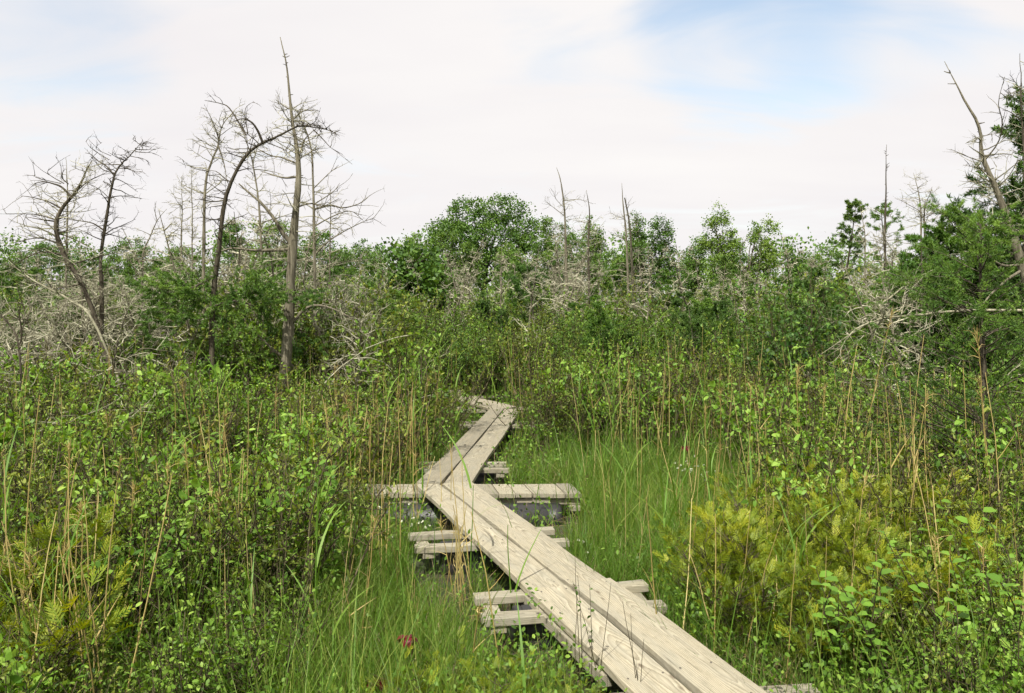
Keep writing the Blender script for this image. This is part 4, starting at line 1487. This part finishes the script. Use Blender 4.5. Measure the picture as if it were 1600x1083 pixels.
jun = conifer_mesh(510, 1.5, .75, 80, 'spruce', tuft=.06, per=14, dens=4, tint=.62, bare=.02, wid=.22)
single(jun, 1.5, 760, 600, 487, 'juniper_bush', 'dense rounded dark juniper-like bush in the middle above the far walk end', 'bush', ('trunk', 'crown'), 1.25)
lar2 = conifer_mesh(511, 2.6, .95, 70, 'larch', tuft=.07, per=14, dens=4, tint=.3, bare=.1, wid=.18)
single(lar2, 2.6, 835, 590, 415, 'larch_tree', 'dark feathery larch in the middle right of the rounded bush', 'tree', ('trunk', 'crown'), 1.0)
ald = broadleaf_mesh(512, 3.6, [(0, 0, 2.9, .75, .7, .6), (-.4, 0, 2.3, .8, .7, .6), (.45, 0, 2.2, .8, .7, .55), (0, 0, 1.5, .9, .8, .5)], 'oak', 170, 26, .13, cl_r=.42, trunk_r=.05, bark='dark')
single(ald, 3.6, 640, 590, 376, 'alder_tree', 'dark green leafy alder left of the middle among the dead cedars', 'tree', ('trunk', 'crown'), 1.0)
spr3 = conifer_mesh(513, 3.4, .62, 64, 'spruce', tuft=.055, per=18, dens=4, tint=.45, bare=.1, wid=.16)
spr4 = conifer_mesh(514, 3.4, .8, 50, 'larch', tuft=.05, per=18, dens=3, tint=.45, bare=.1, wid=.16)
single(spr3, 3.4, 1307, 560, 315, 'spruce_tree', 'small dark spruce on the skyline left of the pole-like snag', 'tree', ('trunk', 'crown'), 1.0)
single(spr4, 3.4, 1392, 575, 318, 'spruce_tree', 'shaggy green conifer wrapped round the pole-like snag', 'tree', ('trunk', 'crown'), 1.1)

# ------------------------------------------------------------------ near growth
shr_p = [shrub_mesh(600, .85, .36, 13, 8, 6, .034, .019, 'leaf_a'), shrub_mesh(601, .75, .40, 14, 8, 6, .030, .016, 'leaf_c'), shrub_mesh(602, .95, .34, 9, 7, 7, .046, .022, 'leaf_b', tintc=.4),
         shrub_mesh(603, .8, .38, 10, 7, 6, .058, .036, 'leaf_b'), shrub_mesh(604, .7, .35, 14, 8, 6, .028, .015, 'leaf_a', tintc=.35), shrub_mesh(605, .9, .42, 12, 8, 6, .036, .013, 'leaf_c', tintc=.55)]
shr_d = ['shrub with small oval leaves', 'olive shrub with fine leaves', 'upright leafy shrub', 'bright shrub with broad leaves', 'low shrub with tiny leaves', 'shrub with narrow leaves']
shr_h = [.85, .75, .95, .8, .7, .9]
ced_s = [cedar_mesh(620 + q, .62, .42, 12, 42, .085) for q in range(3)]


def in_clear(px, y):
    """open sedge: right of the bend, left of the near walk"""
    return (880 < px < 1150 and 5.2 < y < 9.5) or (470 < px < 760 and 3.4 < y < 5.4)


def d_shrub(px, y):
    if in_clear(px, y):
        return .10
    if 1010 < px < 1430 and y < 5.4:
        return .12
    return 1.0


def put_shrubs(n, yr, pxr, hs=1.0, mind=0.0):
    for (x, y, s) in scatter(n, yr, pxr, .85 * hs, .3, dens=d_shrub, mind=mind):
        q = int(rng.choice(6, p=[.27, .19, .11, .07, .2, .16]))
        place(('oval_leaved_shrub', 'olive_shrub', 'upright_shrub', 'broad_leaved_bush', 'low_shrub', 'narrow_leaved_shrub')[q], shr_p[q], ('stems', 'foliage'), x, y, shr_h[q] * s * hs, s=s * hs, kind='leafy_shrub%d' % q, desc=shr_d[q], cat='shrub', tilt=.1)


put_shrubs(16, (2.7, 4.2), (-150, 620), .8)
put_shrubs(68, (4.2, 7.2), (-80, 640), 1.0)
put_shrubs(84, (7.2, 11), (-50, 700), 1.3)
put_shrubs(50, (10.2, 15), (-50, 760), 1.55)
put_shrubs(12, (2.8, 4.6), (1250, 1750), .75)
put_shrubs(4, (4.0, 5.6), (1030, 1450), .7)
put_shrubs(46, (4.6, 8), (1160, 1680), 1.05)
put_shrubs(90, (8, 13.5), (830, 1650), 1.4)
put_shrubs(46, (12.5, 17), (760, 1650), 1.4)

for (pxr, yr, n, hs) in (((1060, 1440), (4.0, 5.5), 24, .85), ((1150, 1450), (5.5, 7.5), 6, .85), ((690, 905), (2.75, 3.9), 8, .6), ((730, 850), (3.8, 4.25), 4, .9), ((-60, 60), (3.4, 5.2), 5, 1.0),
                         ((560, 700), (10.5, 13.5), 7, .8), ((805, 900), (10, 14), 5, .9), ((330, 620), (5.5, 8), 7, .8), ((1380, 1600), (4, 6), 7, .8), ((1000, 1300), (11, 14), 9, 1.0), ((860, 1080), (3.2, 4.0), 0, .5)):
    for (x, y, s) in scatter(n, yr, pxr, .72 * hs, .38, mind=.1, tries=120):
        place('cedar_sapling', ced_s[rng.integers(3)], ('stems', 'foliage'), x, y, .62 * s * hs, s=s * hs, kind='cedar_sapling', desc='feathery yellow-green cedar seedling', cat='shrub', tilt=.15)

# bleached dead branches arching out of the thicket
def branch_mesh(seed, ln, r):
    global rng
    keep, rng = rng, np.random.default_rng(seed)
    bb = Buf()
    P = grow(np.array([[0, 0, -.05]]), np.array([[.75, 0, 1.]]), ln, 14, .085, .13)
    tubes(bb, P, np.linspace(r, r * .3, 14)[None], 6, .6)
    m = 9
    p, tg = pick_on(P, np.zeros(m, dtype=int), U(.25, .95, m))
    Q = grow(p, nrm(tg * .8 + rng.normal(size=(m, 3)) * .6), U(.25, .7, m), 8, .05, .2)
    tubes(bb, Q, np.linspace(r * .5, r * .18, 8)[None], 4, U(.4, .8, m))
    k = m * 4
    p, tg = pick_on(Q, np.repeat(np.arange(m), 4), U(.3, .98, k))
    S = grow(p, nrm(tg + rng.normal(size=(k, 3)) * .6), U(.08, .25, k), 5, .02, .18)
    tubes(bb, S, np.linspace(r * .22, r * .1, 5)[None], 3, U(.4, .8, k))
    me = bb.mesh('dead_branch', M['dead'])
    rng = keep
    return me


br_p = [branch_mesh(700 + q, (1.6, 2.0, 1.3, 1.8, 2.3)[q], (.008, .009, .007, .009, .010)[q]) for q in range(5)]
for (n, yr, pxr) in ((15, (7.5, 11), (-40, 520)), (18, (10, 15), (-40, 620)), (6, (8, 12), (1300, 1640)), (4, (12, 16), (950, 1400))):
    for (x, y, s) in scatter(n, yr, pxr, 1.1, .6):
        o = link('dead_branch', br_p[rng.integers(5)])
        o.location = (x, y, 0)
        o.rotation_euler = (0, 0, U(0, 6.283))
        o.scale = (s * .9, s * .9, s * U(.6, 1.05))
        px, py = to_px(x, y, .6)
        REG.append((o, 'dead_branch', 'bleached arching dead branch', 'dead branch', px, py, y, 1.0))

# large-leaved plants close by on the right: every leaf a piece of its own
lb = Buf()
leaves(lb, np.zeros((1, 3)), np.array([[1., 0, 0]]), np.array([[0, 0, 1.]]), .060, .044, .34, fold=.16)
lm_a = lb.mesh('leaf', M['leaf_b'])
lb = Buf()
leaves(lb, np.zeros((1, 3)), np.array([[1., 0, 0]]), np.array([[0, 0, 1.]]), .052, .034, .52, fold=.22)
lm_b = lb.mesh('leaf', M['leaf_b'])


def big_leaf_shrub(px, base_y, h, n_stem, label, seed):
    global rng
    keep, rng = rng, np.random.default_rng(seed)
    x = (px - 800) / FPX * base_y
    rt = empty('broad_leaved_shrub', (x, base_y, 0))
    a = U(0, 6.283, n_stem)
    d = np.stack([np.cos(a) * .3, np.sin(a) * .3, np.full(n_stem, 1.)], 1)
    P = grow(np.zeros((n_stem, 3)) + rng.normal(size=(n_stem, 3)) * [.05, .05, 0], d, h * U(.7, 1.05, n_stem), 8, 0, .12)
    for q in range(n_stem):
        bb = Buf()
        tubes(bb, P[q:q + 1], np.linspace(.006, .002, 8)[None], 5, .3)
        st = link('stem', bb.mesh('stem', M['stem']), rt)
        m = 15
        t = np.linspace(.25, .999, m)
        p, tg = pick_on(P[q:q + 1], np.zeros(m, dtype=int), t)
        for r_ in range(m):
            az = r_ * 2.4 + U(-.3, .3)
            o = link('leaf', lm_a if rng.uniform() < .6 else lm_b, st)
            dvv = Vector((math.cos(az), math.sin(az), U(.0, .5))).normalized()
            up = Vector((U(-.35, .35), U(-.5, .1), 1)).normalized()
            sd = up.cross(dvv).normalized()
            up = dvv.cross(sd)
            s = U(.7, 1.25)
            mt = Matrix((dvv, sd, up)).transposed().to_4x4()
            o.matrix_local = Matrix.Translation(p[r_]) @ mt @ Matrix.Scale(s, 4)
    tag(rt, label, 'shrub', 'broad-leaved shrubs at the lower right')
    rng = keep


big_leaf_shrub(1300, 3.75, .62, 5, 'broad-leaved shrub nearest the last cross board at the bottom right', 31)
big_leaf_shrub(1385, 3.6, .78, 5, 'broad-leaved shrub second from the last cross board at the bottom right', 32)
big_leaf_shrub(1520, 3.5, .85, 6, 'tall broad-leaved shrub near the bottom right corner', 33)
big_leaf_shrub(1580, 3.9, .98, 5, 'broad-leaved shrub at the right edge below the near larch', 34)
big_leaf_shrub(1475, 4.5, .8, 5, 'broad-leaved shrub behind the corner ones below the near larch', 35)

# ------------------------------------------------------------------ reeds
stalk_m = []
for q in range(4):
    bb = Buf()
    P = grow(np.zeros((1, 3)), np.array([[U(-.04, .04), U(-.04, .04), 1.]]), 1.0, 8, 0, .04)
    tubes(bb, P, np.linspace(.0042, .002, 8)[None], 5, U(.3, .8), ref=(0, 1, 0))
    kk = (1, 2, 1, 3)[q]
    p, tg = pick_on(P, np.zeros(kk, dtype=int), U(.25, .95, kk))
    blades(bb, p, nrm(tg + rng.normal(size=(kk, 3)) * .55) * U(.06, .16, kk)[:, None], rng.normal(size=(kk, 3)) * .06, .008, U(.3, .9, kk), 3)
    if q == 3:   # a frayed old seed head
        kk = 26
        p, tg = pick_on(P, np.zeros(kk, dtype=int), U(.86, .999, kk))
        blades(bb, p, nrm(tg + rng.normal(size=(kk, 3)) * .5) * .07, rng.normal(size=(kk, 3)) * .02 - [0, 0, .015], .004, U(.1, .6, kk), 2)
    stalk_m.append(bb.mesh('stalk', M['straw']))
lf_m = []   # long blades, folded at the midrib by their own twist
for q in range(4):
    bb = Buf()
    N = 1
    blades(bb, np.zeros((1, 3)), np.array([[.13, 0, .40]]) * (1, 1.15, .9, 1.05)[q], np.array([[.17, 0, (-.06, -.2, .0, -.13)[q]]]), .015, (.5, .65, .4, .8)[q], 6)
    lf_m.append(bb.mesh('leaf', M['reed']))
gst_m = []
for q in range(2):
    bb = Buf()
    P = grow(np.zeros((1, 3)), np.array([[U(-.05, .05), U(-.05, .05), 1.]]), 1.0, 8, 0, .02)
    tubes(bb, P, np.linspace(.0055, .002, 8)[None], 5, .5, ref=(0, 1, 0))
    gst_m.append(bb.mesh('stalk', M['reed']))


def dry_clump(x, y, h, n, spread=.12):
    rt = empty('dry_reed_clump', (x, y, -.02))
    for q in range(n):
        o = link('stalk', stalk_m[rng.integers(4)], rt)
        hh = h * rng.uniform(.55, 1.1)
        o.location = (rng.normal() * spread, rng.normal() * spread, 0)
        o.scale = (1.0, 1.0, hh)
        o.rotation_euler = (rng.normal() * .09, rng.normal() * .09, rng.uniform(0, 6.28))
    px, py = to_px(x, y, h * .6)
    REG.append((rt, 'dry_reed_clump', 'clump of dry reed stalks', 'reed', px, py, y, h))


def green_reed(x, y, h, nleaf, sc=1.0):
    rt = empty('green_reed', (x, y, -.02), U(0, 6.28))
    st = link('stalk', gst_m[rng.integers(2)], rt)
    st.scale = (1, 1, h)
    for q in range(nleaf):
        o = link('leaf', lf_m[rng.integers(4)], rt)
        o.location = (0, 0, h * (.25 + .72 * q / max(1, nleaf - 1)))
        s = sc * rng.uniform(.75, 1.25)
        o.scale = (s * (.6 + .5 * rng.uniform()), s, s)
        o.rotation_euler = (0, 0, q * 2.6 + rng.uniform(-.7, .7))
    px, py = to_px(x, y, h * .6)
    REG.append((rt, 'green_reed', 'green reed with blade leaves', 'reed', px, py, y, h))


for (n, yr, pxr, h) in ((9, (3.1, 4.6), (-40, 160), 1.15), (11, (4.4, 7.5), (0, 640), 1.2), (11, (7, 11), (0, 660), 1.35), (9, (6, 9), (540, 760), 1.1), (12, (6, 11), (880, 1330), 1.15), (9, (10, 15), (560, 1350), 1.3), (8, (3.8, 6), (1050, 1600), .9), (12, (5, 9), (1200, 1600), 1.4)):
    for (x, y, s) in scatter(n, yr, pxr, h, .08):
        dry_clump(x, y, h * s, int(rng.integers(2, 7)))
# stalks standing before the deck, as in the photograph
for (px, by, h, n) in ((605, 5.2, 1.15, 5), (715, 5.0, .95, 5), (728, 4.85, .8, 6), (752, 3.62, .95, 2), (560, 4.1, .9, 2), (700, 6.6, 1.0, 2), (640, 6.6, 1.1, 3)):
    dry_clump((px - 800) / FPX * by, by, h, n, .045)
for (n, yr, pxr, h) in ((4, (3.2, 5), (0, 300), .9), (5, (4, 7), (150, 640), .95), (9, (7, 11), (100, 660), 1.2), (30, (10, 16), (530, 740), 1.45), (22, (7, 13), (900, 1330), 1.1), (14, (12, 17), (880, 1350), 1.5), (8, (6, 10), (1350, 1600), 1.3), (7, (3.6, 6), (940, 1250), .7)):
    for (x, y, s) in scatter(n, yr, pxr, h, .12):
        green_reed(x, y, h * s * .9, int(rng.integers(5, 10)), .85 + .02 * y)
for (px, by, h, nl, sc) in ((800, 4.6, .62, 2, 1.0), (736, 5.05, .75, 3, .9), (660, 6.9, 1.25, 5, 1.0), (645, 7.6, 1.3, 5, 1.1), (820, 3.0, .42, 2, .8), (390, 3.75, .5, 4, .9), (520, 3.5, .45, 4, .8), (100, 3.6, .85, 5, 1.0)):
    green_reed((px - 800) / FPX * by, by, h, nl, sc)

# ------------------------------------------------------------------ pitcher plants, pale blooms
def pitcher(px, py, Y, label):
    c = at(px, py, Y)
    bb, hb = Buf(), Buf()
    h = max(.12, c[2])
    tubes(bb, grow(np.zeros((1, 3)), np.array([[.05, 0, 1.]]), h, 6, 0, .03), .004, 5, .5)
    n = 10
    a = np.arange(n) * 2.4
    leaves(hb, np.tile([[.02, 0, h]], (n, 1)) + rng.normal(size=(n, 3)) * .006, np.stack([np.cos(a), np.sin(a), U(-.5, .3, n)], 1), np.tile([[0, 0, 1.]], (n, 1)), .046, .040, U(.2, .9, n), fold=.35)
    o = empty('pitcher_plant', (c[0], Y, 0))
    link('stalk', bb.mesh('stalk', M['litter']), o)
    link('flower', hb.mesh('flower', M['red']), o)
    tag(o, label, 'flower', 'dark red pitcher plant flowers')


pitcher(630, 1000, 3.55, 'dark red nodding flower left of the near cedar seedlings by the walk')
pitcher(578, 1068, 3.35, 'dark red flower at the bottom edge left of the walk')
pitcher(1068, 700, 8.2, 'small dark red flower in the sedge right of the bend, leftmost of three')
pitcher(1100, 756, 7.6, 'small dark red flower in the sedge right of the bend, nearest of three')
pitcher(1187, 712, 8.4, 'small dark red flower in the sedge right of the bend, rightmost of three')
for (px, py, Y, n, lab) in ((652, 815, 6.0, 16, 'cluster of pale cream blooms beside the cross boards below the bend'), (1085, 735, 7.8, 26, 'loose cluster of pale seed heads in the sedge right of the walk'), (925, 848, 5.7, 8, 'few pale blooms in the sedge right of the walk')):
    c = at(px, py, Y)
    o = empty('pale_bloom_plant', (c[0], Y, 0))
    bb, hb = Buf(), Buf()
    tip = rng.normal(size=(n, 3)) * [.11, .1, .05] + [0, 0, c[2]]
    st = tip * [.5, .5, 0]
    tt = np.linspace(0, 1, 4)[None, :, None]
    tubes(bb, st[:, None] * (1 - tt) + tip[:, None] * tt, .0016, 3, .5)
    k = n * 6
    ii = np.repeat(np.arange(n), 6)
    leaves(hb, tip[ii], rng.normal(size=(k, 3)), rng.normal(size=(k, 3)), .014, .011, U(.2, 1, k))
    link('stems', bb.mesh('stems', M['grass']), o, kind='stuff')
    link('blooms', hb.mesh('blooms', M['white']), o, kind='stuff')
    tag(o, lab, 'flower')

# twiggy sprigs poking up through the near deck gap
for (px, by, h, lab) in ((938, 3.62, .42, 'thin leafy sprig rising before the near left plank'), (915, 3.72, .42, 'bare thin sprig just left of the leafy sprig at the near plank'), (1010, 3.42, .36, 'pair of wiry stems before the near planks at the bottom')):
    x = (px - 800) / FPX * by - .02
    o = empty('sprig', (x, by, 0.0))
    bb, hb = Buf(), Buf()
    n = 3
    P = grow(np.zeros((n, 3)) + rng.normal(size=(n, 3)) * [.02, .01, 0], np.stack([U(-.15, .1, n), U(-.1, .1, n), np.ones(n)], 1), U(.75, 1.1, n) * (h + .2), 7, 0, .05)
    tubes(bb, P, np.linspace(.0028, .001, 7)[None], 4, .3)
    link('stems', bb.mesh('stems', M['stem']), o)
    if 'leafy sprig rising' in lab:
        k = 22
        p, tg = pick_on(P, np.repeat(np.arange(2), 11), U(.55, .99, k))
        leaves(hb, p, rng.normal(size=(k, 3)), rng.normal(size=(k, 3)) * .5 + [0, 0, 1], .024, .015, U(.1, .5, k))
        link('foliage', hb.mesh('foliage', M['leaf_a']), o)
    tag(o, lab, 'sprig')

# ------------------------------------------------------------------ sedge, litter and reed bed: what nobody could count
def ground_spots(n, y0, y1, margin=230):
    u = U(0, 1, n)
    y = y0 * (y1 / y0) ** u
    px = U(-margin, 1600 + margin, n)
    return (px - 800) / FPX * y, y, px


gb = Buf()
x, y, px = ground_spots(230000, 2.5, 24)
clear = ((px > 860) & (px < 1170) & (y > 4.6) & (y < 10)) | ((px > 440) & (px < 770) & (y > 3.0) & (y < 5.6)) | ((px > 620) & (px < 900) & (y < 8) & (y > 3))
patch = np.sin(x * 2.1 + 1) * np.sin(y * 1.7) * .5 + .5
keepm = (U(0, 1, len(x)) < np.where(clear, 1.0, .30 + .35 * patch)) & ~on_walk(x, y)
x, y, px, clear = x[keepm], y[keepm], px[keepm], clear[keepm]
n = len(x)
h = np.where(clear, U(.18, .52, n), U(.15, .5, n)) * np.where(y < 4, .85, 1.0)
bd = rng.normal(size=(n, 3)) * [.11, .11, .0] - np.abs(rng.normal(size=(n, 1))) * [0, 0, .05]
hid = hides_walk(x, y, h) | hides_walk(x, y, h * .6) | hides_walk(x + bd[:, 0], y + bd[:, 1], h * .8)
ok = ~hid | (U(0, 1, n) < .012)
x, y, h, bd, n = x[ok], y[ok], h[ok], bd[ok], int(ok.sum())
root = np.stack([x, y, np.full(n, -.03)], 1)
tn = np.clip(.40 + rng.normal(size=n) * .17 + .12 * np.sin(x * 1.3) * np.cos(y * .9), 0, 1)
blades(gb, root, np.stack([rng.normal(size=n) * .03, rng.normal(size=n) * .03, h], 1), bd * (h / .35)[:, None], .0026 + .00075 * y, tn, 2)
x, y, px = ground_spots(16000, 2.6, 14)
cl2 = np.sin(x * 3.1 + y) * np.sin(y * 2.3 - x * .7)
kp = (cl2 > -.1) & ~on_walk(x, y, .03) & (U(0, 1, len(x)) < np.where((px > 1000) & (px < 1450) & (y < 5.6), .35, 1.0))
x, y = x[kp], y[kp]
n = len(x)
h = U(.35, .85, n)
bd = rng.normal(size=(n, 3)) * [.16, .16, 0] - np.abs(rng.normal(size=(n, 1))) * [0, 0, .1]
hid = hides_walk(x, y, h * .9) | hides_walk(x, y, h * .5) | hides_walk(x + bd[:, 0], y + bd[:, 1], h * .8)
ok = ~hid | (U(0, 1, n) < .02)
x, y, h, bd, n = x[ok], y[ok], h[ok], bd[ok], int(ok.sum())
blades(gb, np.stack([x, y, np.full(n, -.03)], 1), np.stack([rng.normal(size=n) * .06, rng.normal(size=n) * .06, h], 1), bd, .0045 + .0007 * y, np.clip(.5 + rng.normal(size=n) * .22, 0, 1), 4)
go = link('sedge_grass', gb.mesh('sedge_grass', M['grass']), kind='stuff')
go['label'] = 'fine green sedge grass covering the wet ground'
go['category'] = 'grass'

lb = Buf()
x, y, px = ground_spots(40000, 2.5, 13)
m_ = ~on_walk(x, y)
x, y = x[m_], y[m_]
n = len(x)
h = U(.03, .34, n)
bd = rng.normal(size=(n, 3)) * [.16, .16, .02]
hid = hides_walk(x, y, h) | hides_walk(x + bd[:, 0], y + bd[:, 1], h)
x, y, h, bd = x[~hid], y[~hid], h[~hid], bd[~hid]
n = len(x)
blades(lb, np.stack([x, y, np.full(n, -.02)], 1), np.stack([rng.normal(size=n) * .06, rng.normal(size=n) * .06, h], 1), bd, .0022 + .0006 * y, U(.0, .9, n), 2)
lo_ = link('dead_grass', lb.mesh('dead_grass', M['litter']), kind='stuff')
lo_['label'] = 'brown dead grass and litter between the living plants'
lo_['category'] = 'grass'

rb = Buf()
n = 15000
y = U(13.5, 34, n)
px = U(-200, 1800, n)
band = .35 + .65 * (np.sin(px * .012 + 1.0) * .5 + .5)
kp = U(0, 1, n) < np.where((px > 520) & (px < 1380), 1.0, .45) * band
y, px = y[kp], px[kp]
x = (px - 800) / FPX * y
kp = ~on_walk(x, y, .1)
x, y = x[kp], y[kp]
n = len(x)
h = U(.7, 1.75, n)
hid = hides_walk(x, y, h) | hides_walk(x, y, h * .6) | hides_walk(x, y, h * .3)
x, y, h = x[~hid], y[~hid], h[~hid]
n = len(x)
blades(rb, np.stack([x, y, np.zeros(n)], 1), np.stack([rng.normal(size=n) * .1, rng.normal(size=n) * .1, h], 1), rng.normal(size=(n, 3)) * [.22, .22, .05], .012 + .0007 * y, np.clip(.42 + rng.normal(size=n) * .2, 0, 1), 3)
ro = link('reed_bed', rb.mesh('reed_bed', M['reed']), kind='stuff')
ro['label'] = 'bed of green reeds in the middle distance'
ro['category'] = 'reeds'
rb = Buf()
n = 650
y = 3.6 * (30 / 3.6) ** U(0, 1, n)
px = U(-100, 1700, n)
x = (px - 800) / FPX * y
h = U(.45, 1.15, n) * np.interp(y, [3.5, 12], [.8, 1.4])
ok = ~on_walk(x, y, .1) & ~(hides_walk(x, y, h) | hides_walk(x, y, h * .5) | hides_walk(x, y, h * .25))
x, y, h = x[ok], y[ok], h[ok]
n = len(x)
P = grow(np.stack([x, y, np.zeros(n)], 1), np.stack([rng.normal(size=n) * .08, rng.normal(size=n) * .08, np.ones(n)], 1), h, 4, 0, .04)
tubes(rb, P, np.linspace(1, .55, 4)[None] * (.0019 + .0002 * y)[:, None], 3, U(.0, 1, n))
ro = link('dry_reed_bed', rb.mesh('dry_reed_bed', M['straw']), kind='stuff')
ro['label'] = 'thin tan dry reed stems among the far growth'
ro['category'] = 'reeds'

# low leafy ground cover between the shrubs
cb = Buf()
x, y, px = ground_spots(26000, 2.6, 22)
clear = ((px > 880) & (px < 1150) & (y > 5) & (y < 9.5)) | ((px > 470) & (px < 740) & (y > 3.2) & (y < 5.4))
kp = ~on_walk(x, y, .05) & (U(0, 1, len(x)) < np.where(clear, .08, 1.0))
x, y = x[kp], y[kp]
n = len(x)
h = U(.08, .42, n)
hid = hides_walk(x, y, h)
x, y, h = x[~hid], y[~hid], h[~hid]
n = len(x)
ii = np.repeat(np.arange(n), 3)
k = n * 3
p = np.stack([x, y, h], 1)[ii] + rng.normal(size=(k, 3)) * .025
s = (.016 + .0026 * y)[ii] * U(.7, 1.3, k)
leaves(cb, p, rng.normal(size=(k, 3)) + [0, 0, .2], rng.normal(size=(k, 3)) * .5 + [0, 0, 1], s, s * .55, np.clip(.45 + rng.normal(size=k) * .2, 0, 1))
co = link('ground_cover', cb.mesh('ground_cover', M['leaf_a']), kind='stuff')
co['label'] = 'low leafy ground cover between the shrubs'
co['category'] = 'ground cover'

# ------------------------------------------------------------------ labels of the repeated plants
ORD = ['first', 'second', 'third', 'fourth', 'fifth', 'sixth', 'seventh', 'eighth', 'ninth', 'tenth', 'eleventh', 'twelfth', 'thirteenth', 'fourteenth', 'fifteenth', 'sixteenth', 'seventeenth', 'eighteenth', 'nineteenth', 'twentieth']
ORD += ['twenty-' + q for q in ORD[:9]] + ['thirtieth'] + ['thirty-' + q for q in ORD[:9]] + ['fortieth'] + ['forty-' + q for q in ORD[:9]] + ['fiftieth'] + ['fifty-' + q for q in ORD[:9]]


def region(px, Y):
    dpt = ('nearest row', 'before the bend', 'by second leg', 'at walk end', 'beyond the walk', 'below the skyline')[int(np.searchsorted([4.7, 7.2, 10.5, 16, 25], Y))]
    sd = ('at far left', 'near tallest snag', 'left of centre', 'in the centre', 'right of centre', 'at far right')[int(np.searchsorted([230, 460, 700, 960, 1230], px))]
    return sd, dpt


buckets = {}
for it in REG:
    rt, kind, desc, cat, px, py, Y, h = it
    sd, dpt = region(px, Y)
    buckets.setdefault((desc, sd, dpt), []).append(it)
for (desc, sd, dpt), items in buckets.items():
    items.sort(key=lambda q: q[4])
    for q, it in enumerate(items):
        if len(items) > 1:
            lab = '%s, %s from left %s, %s' % (desc, ORD[q], sd, dpt)
        else:
            lab = '%s %s, %s' % (desc, sd, dpt)
        tag(it[0], lab, it[3], '%ss %s' % (it[0].name.split('.')[0].replace('_', ' '), sd))
